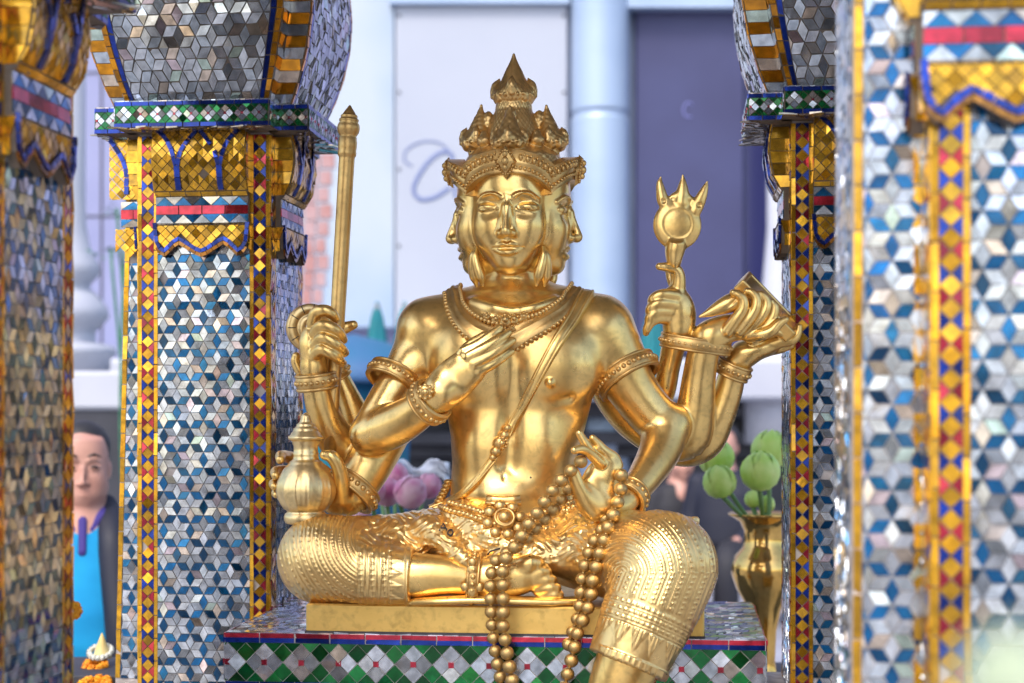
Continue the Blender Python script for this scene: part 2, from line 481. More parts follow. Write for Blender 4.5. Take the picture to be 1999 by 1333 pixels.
        me.polygons.add(len(Q)); me.polygons.foreach_set('loop_start', np.arange(0, Q.size, 4, dtype=np.int32))
        me.polygons.foreach_set('use_smooth', np.ones(len(Q), bool))
        me.update(calc_edges=True); me.validate()
        me.normals_split_custom_set_from_vertices(VN.astype(float).tolist())
        print('sdf', name, len(VP), 'verts', flush=True)
        return link(me, name, mats, parent)

class Hit:
    """meets view rays through photo pixels with finished meshes: point and normal"""
    def __init__(self, *obs):
        from mathutils.bvhtree import BVHTree
        self.t = []
        for o in obs:
            me = o.data; v = np.empty(len(me.vertices) * 3, np.float32); me.vertices.foreach_get('co', v)
            f = np.empty(len(me.loops), np.int32); me.loops.foreach_get('vertex_index', f)
            self.t.append(BVHTree.FromPolygons(v.reshape(-1, 3).tolist(), f.reshape(-1, 4).tolist()))
    def hit(self, px, py):
        px = np.atleast_1d(np.asarray(px, float)); py = np.broadcast_to(np.asarray(py, float), px.shape); Ps = []; Ns = []
        for a, b in zip(px, py):
            d = ray(a, b); best = None
            for t in self.t:
                h = t.ray_cast(Vector(EYE), Vector(d))
                if h[0] is not None and (best is None or h[3] < best[3]): best = h
            if best is None:
                best = (Vector(EYE + d * 3.15), Vector((0, -1, 0)), 0, 3.15)
            n = best[1] if best[1].dot(Vector(d)) < 0 else -best[1]
            Ps.append(best[0]); Ns.append(n)
        return np.array(Ps, float), np.array(Ns, float)

def catmull(pts, n=8, closed=False):
    pts = np.asarray(pts, float)
    Q = np.concatenate([pts[-1:], pts, pts[:2]]) if closed else np.concatenate([2 * pts[:1] - pts[1:2], pts, 2 * pts[-1:] - pts[-2:-1]])
    out = []
    for i in range(1, len(Q) - 2):
        for t in np.linspace(0, 1, n, endpoint=False):
            out.append(0.5 * (2 * Q[i] + (Q[i + 1] - Q[i - 1]) * t + (2 * Q[i - 1] - 5 * Q[i] + 4 * Q[i + 1] - Q[i + 2]) * t * t + (-Q[i - 1] + 3 * Q[i] - 3 * Q[i + 1] + Q[i + 2]) * t ** 3))
    if not closed: out.append(pts[-1])
    return np.array(out)
def resample(c, step):
    c = np.asarray(c, float); L = np.concatenate([[0], np.cumsum(np.linalg.norm(np.diff(c, axis=0), axis=1))])
    n = max(2, int(round(L[-1] / step)) + 1); s = np.linspace(0, L[-1], n)
    return np.stack([np.interp(s, L, c[:, i]) for i in range(c.shape[1])], 1)
# ------------------------------------------------------------------ materials of the statue
G_BODY = gold('worn_satin_gold', (0.88, 0.60, 0.22), (0.70, 0.44, 0.14), (0.23, 0.35), True, 0.22)
G_CLOTH = gold('embossed_gold', (0.86, 0.60, 0.25), (0.64, 0.41, 0.16), (0.25, 0.37), True, 0.3)
G_ORN = gold('ornament_gold', (0.74, 0.48, 0.18), (0.46, 0.28, 0.10), (0.30, 0.45), False, 0.2)
G_CROWN = gold('tarnished_gold', (0.84, 0.55, 0.22), (0.50, 0.31, 0.12), (0.30, 0.44), True, 0.25)
G_BEAD = gold('bronze_bead', (0.54, 0.36, 0.14), (0.34, 0.21, 0.09), (0.30, 0.44), False, 0.25)
G_POT = gold('pale_gold', (0.82, 0.61, 0.29), (0.66, 0.44, 0.18), (0.28, 0.40), True, 0.18)
G_SLAB = gold('painted_gold', (0.70, 0.46, 0.14), (0.60, 0.38, 0.10), (0.42, 0.55), True, 0.2)
INK = mat('dark_scrawl', (0.03, 0.025, 0.03), 0.6)

statue = thing('deity_statue', 'golden seated statue with four faces, eight arms and a spired crown', 'statue', tuple(P(985, 1235, -0.02)))

# ------------------------------------------------------------------ head: one face repeated towards the four sides
HA = np.array((0.0035, 0.0, ZC + 0.378)); YAW = math.radians(-7)
def face_axes(q):
    """columns: local x (its left-right), local y (backwards = -forward), z"""
    a = q * math.pi / 2 + YAW; c, s = math.cos(a), math.sin(a)
    return np.array(((c, -s, 0), (s, c, 0), (0, 0, 1)))
def face_sdf():
    f = Sdf(); mm = 0.001
    z = np.array((90, 74, 55, 30, 0, -25, -55, -75, -95, -112, -122, -127)) * mm
    w = np.array((60, 66, 70, 73, 73.5, 72, 67.5, 60, 49, 36, 25, 12)) * mm
    fr = np.array((58, 62, 65, 66, 64, 63, 62, 59, 54, 47, 39, 28)) * mm
    f.loft(z, 0, -0.045, w, fr, np.full(12, 0.075), 2.25, 0.0, ends=0.012)
    f.ell((0, -0.083, -0.106), (0.019, 0.013, 0.015), 0.02)                 # chin
    for s in (-1, 1):
        f.ell((s * 0.034, -0.078, -0.042), (0.026, 0.022, 0.030), 0.03)      # cheek
        f.ell((s * 0.0375, -0.125, 0.0015), (0.0300, 0.028, 0.0175), 0.004, op=-1)   # socket below a crisp brow
        f.ell((s * 0.039, -0.116, -0.012), (0.024, 0.012, 0.013), 0.012, op=-1)
        f.ell((s * 0.037, -0.0935, -0.0040), (0.0195, 0.0132, 0.0090), 0.005)        # lid over the eyeball
        f.chain([(s * .017, -.104, -.0075), (s * .027, -.1095, -.0105), (s * .038, -.1085, -.0115), (s * .049, -.102, -.010), (s * .057, -.094, -.006)], np.array((0.9, 1.2, 1.3, 1.1, 0.8)) * mm, 0.003)
        f.chain([(s * .012, -.1110, .0135), (s * .020, -.1130, .0185), (s * .032, -.1115, .0215), (s * .046, -.1035, .0190), (s * .058, -.091, .009)], np.array((1.0, 1.5, 1.5, 1.3, 0.8)) * mm, 0.009)
        f.ell((s * 0.0120, -0.1105, -0.0550), (0.0078, 0.0115, 0.0075), 0.006)       # nostril wing
        f.chain([(s * .0105, -.109, -.045), (s * .004, -.112, -.005)], (0.0058, 0.0046), 0.006)
        f.ell((s * 0.0075, -0.115, -0.0645), (0.0042, 0.0055, 0.0035), 0.002, op=-1)
    f.chain([(0, -.1065, .014), (0, -.1125, -.006), (0, -.1205, -.030), (0, -.1270, -.050)], np.array((4.0, 4.6, 6, 7.5)) * mm, 0.009)
    f.ell((0, -0.1225, -0.0555), (0.0095, 0.0105, 0.0078), 0.006)
    f.chain([(-.0255, -.0965, -.0805), (-.016, -.1035, -.0765), (-.006, -.1070, -.0740), (0, -.1070, -.0752), (.006, -.1070, -.0740), (.016, -.1035, -.0765), (.0255, -.0965, -.0805)],
            np.array((1.2, 3.2, 4.0, 3.8, 4.0, 3.2, 1.2)) * mm, 0.005)
    f.chain([(-.026, -.0945, -.0825), (-.014, -.1015, -.0885), (0, -.1045, -.0905), (.014, -.1015, -.0885), (.026, -.0945, -.0825)], np.array((1.2, 3.8, 5.2, 3.8, 1.2)) * mm, 0.006)
    f.chain([(-.029, -.0985, -.0808), (-.014, -.1085, -.0805), (0, -.1135, -.0815), (.014, -.1085, -.0805), (.029, -.0985, -.0808)], np.array((1.2, 1.7, 1.9, 1.7, 1.2)) * mm, 0.0025, op=-1)
    f.ell((0, -.1125, -.0690), (.0030, .0050, .0050), 0.006, op=-1)
    return f
FACE = face_sdf(); flo, fhi = FACE.bounds()
def place(sub, o, M):
    Mf = M.astype(np.float32); of = np.asarray(o, np.float32)
    lo, hi = sub.bounds(); cor = np.array([(x, y, z) for x in (lo[0], hi[0]) for y in (lo[1], hi[1]) for z in (lo[2], hi[2])]) @ M.T + o
    fn = lambda p, c=None, R=None: sub.ev((p - of) @ Mf, None if c is None else (np.asarray(c) - of) @ Mf, R)
    return fn, cor.min(0), cor.max(0)

T = Sdf()
hd = Sdf()
for q in range(4):
    fn, lo, hi = place(FACE, HA, face_axes(q)); hd.add(fn, lo, hi, 0.006 if q else 0)
hd.ell(HA + (0, 0, 0.02), (0.078, 0.078, 0.12), 0.01)

# torso: super-ellipse stack, then muscles
tz = [578, 592, 610, 640, 680, 720, 760, 800, 850, 900, 940, 965, 990, 1030, 1060]
cx = [1005, 1005, 1004, 1003, 1004, 1006, 1009, 1011, 1009, 1003, 1000, 1000, 1000, 1000, 1000]
ta = [88, 126, 150, 168, 168, 160, 150, 140, 129, 120, 119.5, 121, 126, 140, 150]
tf = [50, 64, 80, 98, 108, 112, 108, 100, 95, 96, 99, 101, 104, 112, 110]
tb = [62, 75, 88, 100, 106, 106, 102, 98, 94, 92, 92, 94, 100, 110, 110]
T.loft([P(0, y, 0)[2] for y in tz], [(x - HX) * .001 for x in cx], 0.0, np.array(ta) * .001, np.array(tf) * .001, np.array(tb) * .001, 2.5, 0.0)
T.loft([P(0, y, 0)[2] for y in (500, 530, 548, 562, 576, 592, 610)], 0.0055, 0.012, np.array((52, 55, 60, 67, 79, 100, 130)) * .001, np.array((52, 54, 57, 62, 70, 78, 80)) * .001, np.array((56, 58, 62, 66, 74, 80, 80)) * .001, 2.1, 0.03)
T.pchain([(935, 596, .02, 26), (880, 606, .01, 34), (835, 628, 0, 44)], 0.05)
T.pchain([(1075, 592, .02, 26), (1120, 600, .01, 34), (1165, 625, 0, 46)], 0.05)
T.pell(1087, 715, -.068, (80, 46, 72), 0.035); T.pell(925, 705, -.068, (76, 46, 74), 0.035)
T.pell(1074, 747, -.116, (7.5, 7, 7.5), 0.007)
T.pchain([(1030, 776, -.118, 3), (1070, 788, -.114, 4), (1112, 778, -.098, 3)], 0.014, op=-1)
T.pchain([(1003, 690, -.125, 5), (1002, 760, -.116, 6), (995, 840, -.108, 6), (986, 905, -.106, 5)], 0.035, op=-1)
T.pell(983, 934, -.104, (4.2, 9, 8), 0.012, op=-1)
T.pell(983, 962, -.070, (70, 42, 26), 0.04)
T.pell(945, 870, -.066, (38, 34, 60), 0.04); T.pell(1055, 870, -.066, (38, 34, 60), 0.04)
T.pchain([(925, 588, -.055, 6), (965, 600, -.082, 7), (995, 606, -.085, 5)], 0.02)
T.pchain([(1085, 586, -.055, 6), (1045, 599, -.082, 7), (1015, 606, -.085, 5)], 0.02)
# upper arms of the front pair
T.pchain([(836, 655, -.005, 62), (815, 692, -.012, 52), (785, 738, -.03, 43), (750, 792, -.05, 38), (724, 846, -.065, 40)], 0.035)
T.pchain([(1176, 650, -.005, 66), (1205, 700, -.01, 57), (1228, 748, -.01, 51), (1263, 797, -.01, 47), (1299, 834, -.01, 46)], 0.035)
T.pell(1320, 822, .0, (24, 24, 20), 0.03)

B = Sdf()
B.sub(T, 0); B.sub(hd, 0.008)
def arm(L, fingers=(), k=0.012, palms=(), extra=None):
    a = Sdf(); a.pchain(L, 0)
    for pm in palms: pm(a)
    for fg in fingers: a.pchain(fg[0], fg[1] if len(fg) > 1 else 0.004, 5)
    if extra: extra(a)
    B.sub(a, k)
def axes(u, v=None):
    """orthonormal columns with first axis u (image-plane dx,dy,depth)"""
    x = nrm((u[0], u[2], -u[1])); y = nrm((0, 1, 0) - x * x[1]) if v is None else nrm(v); z = np.cross(x, y)
    return np.stack((x, y, z), 1)

# hand laid on the chest
arm([(724, 848, -.065, 41), (762, 834, -.09, 43), (802, 812, -.118, 39), (835, 788, -.138, 34), (858, 768, -.146, 33)],
    [([(905, 687, -.152, 12), (935, 672, -.150, 11), (958, 655, -.145, 10), (976, 640, -.138, 7.5)],),
     ([(914, 697, -.157, 12), (948, 679, -.156, 11), (972, 664, -.149, 10), (993, 649, -.138, 7.5)],),
     ([(924, 710, -.157, 12), (955, 694, -.154, 11), (980, 678, -.147, 10), (1001, 665, -.137, 7.5)],),
     ([(934, 724, -.152, 11.5), (960, 711, -.149, 10.5), (980, 698, -.143, 9.5), (999, 686, -.135, 7)],),
     ([(885, 712, -.135, 13), (915, 676, -.128, 11), (945, 655, -.120, 9)],)],
    0.008, [lambda a: a.pell(886, 742, -.146, (60, 21, 42), 0.02, axes((.70, -.71, 0))),
            lambda a: a.pell(915, 716, -.150, (34, 16, 36), 0.012, axes((.70, -.71, 0)))])
# arm with the prayer beads
arm([(1299, 834, -.01, 47), (1288, 880, -.05, 41), (1262, 925, -.11, 34), (1232, 966, -.165, 27), (1205, 990, -.195, 25), (1182, 985, -.21, 27)],
    [([(1172, 905, -.225, 11), (1152, 886, -.245, 10), (1136, 877, -.262, 9.5), (1121, 879, -.272, 7.5)],),
     ([(1180, 905, -.215, 11), (1158, 888, -.225, 10.5), (1144, 867, -.230, 9.5), (1131, 846, -.232, 7.5)],),
     ([(1196, 903, -.210, 11), (1184, 886, -.217, 10), (1170, 869, -.222, 9), (1157, 855, -.225, 7)],),
     ([(1207, 908, -.205, 10), (1200, 892, -.210, 9), (1183, 881, -.218, 8.5), (1167, 875, -.224, 6.5)],),
     ([(1160, 995, -.222, 22), (1144, 975, -.232, 20), (1129, 948, -.240, 15), (1119, 922, -.245, 12.5)], 0.012)],
    0.008, [lambda a: a.pell(1170, 955, -.212, (38, 20, 60), 0.02, axes((1, .12, .05))),
            lambda a: a.pell(1190, 915, -.212, (24, 14, 28), 0.012, axes((1, .3, .0))), lambda a: a.pell(1152, 968, -.222, (26, 16, 36), 0.014)])
# left rear arms: staff, disc and pot
arm([(842, 710, .085, 40), (782, 790, .06, 40), (705, 872, .03, 42), (672, 872, .015, 40), (645, 838, -.01, 35), (626, 790, -.03, 30), (615, 742, -.04, 26), (612, 722, -.042, 26)],
    [([(611, 632, -.052, 13), (617, 611, -.06, 12.5), (634, 606, -.068, 12), (648, 613, -.066, 11), (655, 621, -.06, 9)],),
     ([(617, 650, -.066, 13), (628, 636, -.084, 12.5), (648, 640, -.088, 12), (663, 652, -.078, 11), (670, 663, -.064, 9)],),
     ([(618, 672, -.066, 13), (631, 659, -.087, 12), (651, 668, -.090, 11.5), (665, 679, -.080, 10.5), (673, 688, -.064, 9)],),
     ([(615, 692, -.064, 12), (628, 682, -.084, 11.5), (645, 689, -.087, 11), (659, 699, -.078, 10.5), (668, 708, -.064, 8.5)],),
     ([(630, 668, -.03, 14), (655, 650, -.012, 12.5), (676, 639, -.008, 11.5), (690, 634, -.012, 9)],)],
    0.008, [lambda a: a.pell(611, 680, -.045, (46, 26, 27), 0.016, axes((-.1, -1, 0)))])
arm([(850, 710, .10, 38), (800, 800, .09, 38), (738, 868, .08, 36), (708, 838, .065, 33), (682, 780, .05, 24), (655, 722, .04, 20), (635, 690, .03, 22)],
    [([(600, 735, .02, 12), (585, 722, .012, 11), (577, 706, .008, 9.5), (578, 695, .006, 8)],),
     ([(605, 700, .03, 14), (592, 670, .03, 11), (588, 645, .03, 9)],)],
    0.006, [lambda a: a.pell(620, 715, .03, (36, 20, 26), 0.016)])
arm([(832, 720, .065, 42), (782, 800, .03, 43), (742, 866, .0, 47), (722, 905, -.02, 45), (702, 940, -.035, 42), (682, 968, -.045, 38), (664, 972, -.048, 32)],
    [([(668, 972, -.075, 18), (667, 938, -.098, 15.5), (659, 908, -.112, 13.5), (648, 892, -.118, 13), (634, 888, -.118, 10)], 0.01),
     ([(645, 930, -.03, 13), (610, 905, .0, 12), (566, 893, -.03, 12), (549, 890, -.07, 11), (547, 897, -.092, 9)],),
     ([(645, 950, -.03, 13), (605, 930, .005, 12), (556, 920, -.03, 12), (539, 921, -.07, 11), (538, 928, -.092, 9)],),
     ([(645, 968, -.03, 13), (605, 955, .005, 12), (552, 945, -.03, 12), (535, 944, -.07, 10), (535, 949, -.088, 8)],),
     ([(645, 985, -.03, 12), (605, 975, .0, 11), (556, 962, -.03, 11), (539, 962, -.07, 9), (539, 966, -.085, 7)],)],
    0.010, [lambda a: a.pell(652, 960, -.045, (34, 36, 40), 0.02)])
# right rear arms: mirror, conch and tablet
arm([(1165, 710, .10, 40), (1205, 780, .10, 38), (1252, 832, .11, 34), (1292, 772, .06, 24), (1306, 715, .04, 22), (1316, 670, .02, 24), (1322, 652, .01, 26)],
    [([(1324, 566, .0, 15), (1325, 540, -.004, 13), (1318, 525, -.008, 11.5), (1300, 521, -.012, 9.5), (1287, 520, -.014, 7.5)],),
     ([(1318, 578, -.012, 13), (1294, 575, -.024, 11.5), (1276, 583, -.022, 10.5), (1272, 598, -.012, 9)],),
     ([(1312, 594, -.014, 13), (1288, 592, -.026, 11.5), (1271, 602, -.024, 10.5), (1269, 616, -.012, 9)],),
     ([(1308, 609, -.012, 12.5), (1284, 609, -.024, 11), (1269, 620, -.024, 10), (1268, 632, -.014, 9)],),
     ([(1302, 622, -.010, 12), (1284, 622, -.020, 10.5), (1270, 630, -.022, 9.5), (1263, 642, -.020, 8.5), (1261, 650, -.016, 6.5)],),
     ([(1318, 560, .018, 11), (1310, 545, .022, 9), (1306, 530, .022, 7.5)],)],
    0.006, [lambda a: a.pell(1323, 608, .0, (52, 24, 35), 0.02, axes((-.25, -1, 0)))])
arm([(1168, 712, .09, 42), (1224, 797, .055, 45), (1290, 848, .04, 45), (1340, 852, .03, 44), (1357, 800, .02, 38), (1364, 742, .008, 33), (1372, 694, -.002, 31), (1384, 662, -.008, 30)],
    [([(1420, 646, -.030, 13), (1436, 624, -.040, 12), (1450, 603, -.044, 11.5), (1450, 585, -.045, 10.5), (1440, 575, -.046, 9), (1431, 571, -.047, 7)],),
     ([(1442, 645, -.026, 13), (1461, 624, -.036, 12), (1474, 604, -.040, 11), (1476, 584, -.040, 10), (1467, 571, -.040, 8.5), (1458, 568, -.040, 6.5)],),
     ([(1460, 644, -.020, 12.5), (1482, 624, -.030, 11.5), (1494, 606, -.034, 10.5), (1496, 588, -.034, 9.5), (1487, 576, -.034, 8.5), (1479, 573, -.034, 6.5)],),
     ([(1470, 648, -.012, 12), (1494, 638, -.022, 11), (1509, 618, -.026, 10), (1512, 600, -.026, 9), (1506, 590, -.026, 7)],),
     ([(1462, 656, -.016, 13), (1486, 653, -.03, 12), (1506, 646, -.036, 11), (1520, 632, -.036, 9.5), (1533, 624, -.036, 7)],)],
    0.006, [lambda a: a.pell(1410, 644, -.010, (52, 24, 29), 0.02, axes((1, -.3, 0))),
            lambda a: a.pell(1455, 636, -.012, (30, 20, 26), 0.014, axes((1, -.5, 0)))])
arm([(1170, 725, .10, 40), (1240, 815, .095, 40), (1320, 868, .085, 40), (1372, 862, .07, 38), (1400, 815, .06, 34), (1420, 765, .05, 29), (1434, 716, .04, 26), (1452, 692, .035, 27)],
    [([(1490, 676, .02, 16), (1522, 667, .01, 13), (1546, 664, .005, 10), (1557, 652, .004, 8), (1560, 638, .004, 6)],),
     ([(1490, 680, .04, 16), (1520, 678, .035, 13), (1542, 672, .03, 10)],),
     ([(1488, 672, .055, 15), (1518, 664, .06, 12), (1544, 656, .06, 9), (1552, 642, .06, 7)],),
     ([(1470, 664, .01, 13), (1492, 650, .0, 11), (1516, 648, -.004, 9), (1530, 655, -.004, 7)],)],
    0.006, [lambda a: a.pell(1478, 682, .035, (50, 36, 21), 0.016, axes((1, -.28, 0)))])
# folded leg with its foot, hanging leg (mostly under the cloth)
lg = Sdf()
lg.pchain([(930, 1052, -.02, 66), (780, 1078, -.06, 62), (640, 1086, -.11, 66)], 0)
lg.pchain([(628, 1098, -.13, 62), (720, 1116, -.165, 52), (800, 1122, -.18, 45), (865, 1123, -.185, 39), (915, 1128, -.185, 34), (950, 1130, -.185, 35)], 0.02)
lg.pchain([(945, 1128, -.185, 36), (985, 1126, -.19, 41), (1020, 1122, -.195, 38), (1046, 1120, -.198, 30)], 0.012, flat=((0, 1, 0), 0.75))
lg.pell(962, 1148, -.175, (30, 26, 26), 0.016)
for (x, y, r, x2, y2) in ((1032, 1100, 19, 1048, 1100), (1054, 1117, 12, 1068, 1116), (1064, 1132, 11.5, 1078, 1131), (1072, 1147, 11, 1087, 1147), (1080, 1160, 10, 1093, 1161)):
    lg.pchain([(x - 22, y + 6, -.2, r), (x, y, -.208, r), (x2, y2, -.208, r * .8)], 0.005)
lg.pchain([(1095, 1060, -.03, 70), (1205, 1080, -.15, 76), (1290, 1108, -.27, 82)], 0.02)
lg.pchain([(1290, 1118, -.28, 82), (1262, 1200, -.30, 74), (1232, 1280, -.31, 66), (1200, 1370, -.31, 58), (1180, 1500, -.30, 50)], 0.02)
B.sub(lg, 0.02)
body = B.mesh('body', [G_BODY], statue)

# ------------------------------------------------------------------ embossed waist cloth over both legs
C = Sdf()
ca = P(806, 1125, -.182); cb = P(740, 1119, -.17); cd = nrm(ca - cb).astype(np.float32); ca = ca.astype(np.float32)
ta_, tb_ = P(1297, 1110, -.285), P(1224, 1298, -.318); td = nrm(tb_ - ta_); tL = float(np.linalg.norm(tb_ - ta_))
def cut(q, n, r):
    q = q.astype(np.float32); n = n.astype(np.float32)
    C.add(lambda p, c=None, R=None: np.maximum(-((p - q) @ n), np.sqrt(((p - q) ** 2).sum(1)) - r), q - r, q + r, 0.004, -1)
C.pchain([(628, 1096, -.13, 76), (700, 1113, -.16, 66), (760, 1122, -.175, 58), (812, 1126, -.182, 54)], 0)
cut(ca, cd, 0.09)
C.pchain([(1297, 1110, -.285, 97), (1281, 1160, -.30, 95), (1258, 1215, -.31, 89), (1238, 1262, -.315, 83), (1220, 1306, -.318, 79)], 0.0)
cut(tb_, td, 0.13)
C.pell(1000, 1062, -.045, (150, 105, 62), 0.01)
C.pchain([(905, 1052, -.03, 70), (780, 1080, -.075, 78), (690, 1087, -.10, 80), (630, 1088, -.115, 83)], 0.03)
C.pchain([(1095, 1062, -.04, 78), (1180, 1076, -.13, 88), (1250, 1092, -.22, 94), (1297, 1100, -.275, 96)], 0.03)
C.pchain([(1290, 1030, -.23, 30), (1335, 1026, -.24, 20), (1360, 1014, -.24, 5)], 0.02)      # pointed fold above the knee
C.pchain([(900, 1010, -.10, 34), (960, 1050, -.145, 40), (1030, 1085, -.16, 36), (1110, 1080, -.16, 40), (1170, 1070, -.17, 46)], 0.04)
C.pchain([(835, 1030, -.13, 26), (870, 1062, -.165, 24), (905, 1092, -.198, 16), (918, 1106, -.206, 8)], 0.02)
C.pchain([(840, 1046, -.12, 36), (900, 1076, -.135, 36), (960, 1090, -.14, 38)], 0.02)
def relief(p, c=None, R=None):
    s = F / (p[:, 1] + D0); qx = HX + p[:, 0] * s; qy = HY + (ZC - p[:, 2]) * s
    out = np.zeros(len(p), np.float32)
    sm = lambda x, a, b: np.clip((x - a) / (b - a), 0, 1)
    rowdots = lambda u, v, pu, pv: np.maximum(0, np.cos(2 * math.pi * u / pu)) ** 2 * (0.35 + 0.65 * np.maximum(0, np.cos(2 * math.pi * v / pv)))
    line = lambda u, pu: np.maximum(0, np.cos(2 * math.pi * u / pu)) ** 8
    # folded knee: rows of dots sweeping round the bend
    r = np.hypot((qx - 742) * 1.0, (qy - 1048) * 1.05); an = np.arctan2(qy - 1048, 742 - qx)
    m = sm(700 - qx, 0, 12) * sm(qy, 985, 1010)
    out += m * (1.5 * rowdots(r, an * 130, 15.5, 9.5) + 0.7 * line(r + 7.75, 15.5))
    # shin cuff: bead bands, leaf tongues, hem
    m = sm(qx, 694, 700) * sm(806 - qx, 0, 4) * sm(qy, 1060, 1072) * (qx < 900)
    for x0, w in ((704, 4), (727, 4), (750, 4)):
        out += m * 1.9 * np.exp(-((qx - x0) / w) ** 2) * (0.5 + 0.5 * np.maximum(0, np.cos(2 * math.pi * qy / 11)))
        out += m * 0.9 * np.exp(-((qx - x0 - 11) / 2.2) ** 2)
    tri = np.abs(((qy / 26) % 1) - 0.5) * 2
    out += m * 1.9 * sm(qx, 758, 761) * sm(788 - qx, 0, 3) * sm(tri - (qx - 758) / 32, 0, .3) * (.75 + .25 * np.cos(tri * 14))
    out += m * (3.0 * sm(qx, 790, 793))
    # hanging knee: concentric rows round the inner side of the bend
    t = (p - ta_.astype(np.float32)) @ td.astype(np.float32) / tL
    r2 = np.hypot(qx - 1212, qy - 1118); an2 = np.arctan2(qy - 1118, qx - 1212)
    ax_ = (qx - 1297) * 0.932 + (qy - 1110) * 0.362       # across the shin
    u = np.where(qy < 1118, r2, ax_ + 79); v = np.where(qy < 1118, an2 * 130, (qy - 1118) * 1.05)
    mk = sm(qx, 1168, 1180) * (qy > 985)
    m = mk * sm(0.42 - t, 0, 0.02)
    out += m * (1.8 * rowdots(u, v, 20, 10.5) + 0.9 * line(u + 6, 20) + 0.9 * line(u - 6, 20))
    kk = mk * sm(t, 0.43, 0.45)
    for t0 in (0.475, 0.545, 0.615):
        out += kk * 2.2 * np.exp(-((t - t0) / 0.020) ** 2) * (0.45 + 0.55 * np.maximum(0, np.cos(2 * math.pi * ax_ / 11)))
        out += kk * 1.1 * np.exp(-((t - t0 - .035) / 0.008) ** 2)
    tri = np.abs(((ax_ / 36) % 1) - 0.5) * 2
    out += kk * 2.6 * sm(t, .67, .68) * sm(0.90 - t, 0, .02) * sm(tri - (t - .67) / .25, 0, .3) * (.72 + .28 * np.cos(tri * 16))
    out += kk * 3.4 * sm(t, 0.925, 0.94) * (0.75 + 0.25 * np.maximum(0, np.cos(2 * math.pi * ax_ / 12)))
    # lap: chased floral scrolls
    lap = sm(qx, 690, 720) * sm(1190 - qx, 0, 30) * sm(1106 - qy, 0, 10) * np.where((qx < 812) & (qy > 1062), 0, 1)
    a = np.sin(qx * .22 + 2.2 * np.sin(qy * .11)) ; b = np.sin(qy * .30 + 2.0 * np.sin(qx * .09 + 1)); e = np.sin((qx + qy) * .16 + 1.7 * np.sin(qx * .05))
    out += lap * 1.9 * np.clip(a * b + 0.45 * e, -0.2, 0.8)
    return (out * 0.0012).astype(np.float32)
lo, hi = C.bounds(); C.add(relief, lo, hi, 0.0, 2)
cloth = C.mesh('waist_cloth', [G_CLOTH], statue, 0.0020)
tmp = T.mesh('torso_guide', [G_BODY], None, .004); HB = Hit(tmp); BC = Hit(tmp, cloth); HF = Hit(body, cloth)
me_ = tmp.data; bpy.data.objects.remove(tmp); bpy.data.meshes.remove(me_)
# ------------------------------------------------------------------ ornaments, all parts of the statue
def band(name, c, axis, R, w, t, nb, rb, squash=1.0, mats=None, sq_ax=None, rows=1):
    """a bangle: flattened ring with raised rims and a row of beads"""
    m = MB(); ax = nrm(axis); u = nrm(np.cross(ax, (0, 1, 0))); v = np.cross(ax, u)
    th = np.linspace(0, 2 * math.pi, 56, endpoint=False)
    rad = np.stack([u * math.cos(a) + v * math.sin(a) * squash for a in th]); up = np.stack([nrm(r) for r in rad])
    m.tube(c + rad * R, 1.0, 10, closed=True, flat=(w, t), up=up)
    for s in (-1, 1): m.tube(c + rad * (R + t * .55) + ax * s * w * .78, w * .2, 6, closed=True, up=up)
    for k in range(nb):
        a = 2 * math.pi * k / nb; r = u * math.cos(a) + v * math.sin(a) * squash
        for q in range(rows): m.sphere(c + r * (R + t * .85) + ax * (q - (rows - 1) / 2) * rb * 2.1, rb, 8, 6)
    return m.build(name, mats or [G_ORN], statue)
D = lambda a, b: P(b[0], b[1], b[2]) - P(a[0], a[1], a[2])
band('armband', P(768, 739, -.036), D((800, 690, -.01), (742, 795, -.06)), .0475, .016, .006, 30, .0048)
band('armband', P(1224, 733, -.01), D((1195, 690, .01), (1262, 795, -.03)), .0600, .018, .007, 36, .0052)
band('bracelet', P(838, 785, -.138), D((815, 803, -.12), (858, 768, -.15)), .038, .016, .006, 22, .005)
m = MB()
m.sphere(P(830, 765, -.185), (.014, .007, .014), 10, 8); m.sphere(P(830, 765, -.192), (.007, .006, .007), 10, 8)
for k in range(8): m.sphere(P(830 + 13 * math.cos(k * .785), 765 + 13 * math.sin(k * .785), -.187), .0042, 6, 5)
m.build('bracelet_rosette', [G_ORN], statue)
band('bracelet', P(618, 744, -.038), D((622, 775, -.035), (614, 715, -.042)), .034, .017, .007, 22, .0045)
band('bracelet', P(655, 728, .04), D((665, 745, .045), (648, 712, .035)), .025, .013, .005, 18, .004)
band('bracelet', P(690, 957, -.042), D((706, 932, -.03), (674, 972, -.05)), .046, .017, .008, 24, .0055, rows=1)
band('bracelet', P(1230, 968, -.165), D((1250, 940, -.13), (1212, 988, -.19)), .030, .015, .006, 18, .0045)
band('bracelet', P(1358, 671, .006), D((1352, 720, .01), (1366, 630, .0)), .064, .015, .007, 36, .0045, squash=.62)
band('bracelet', P(1431, 720, .04), D((1420, 745, .05), (1444, 692, .035)), .031, .016, .006, 20, .0045)
band('anklet', P(924, 1128, -.185), D((900, 1126, -.185), (950, 1130, -.185)), .041, .012, .006, 22, .005, rows=1)
m = MB()
for k, (x, y, r) in enumerate(((922, 1098, 9), (922, 1114, 12), (922, 1134, 14), (908, 1146, 9), (936, 1146, 9), (922, 1156, 10))): m.sphere(P(x, y, -.226), np.array((r, 5, r)) * .00095, 10, 8)
m.build('anklet_rosette', [G_ORN], statue)

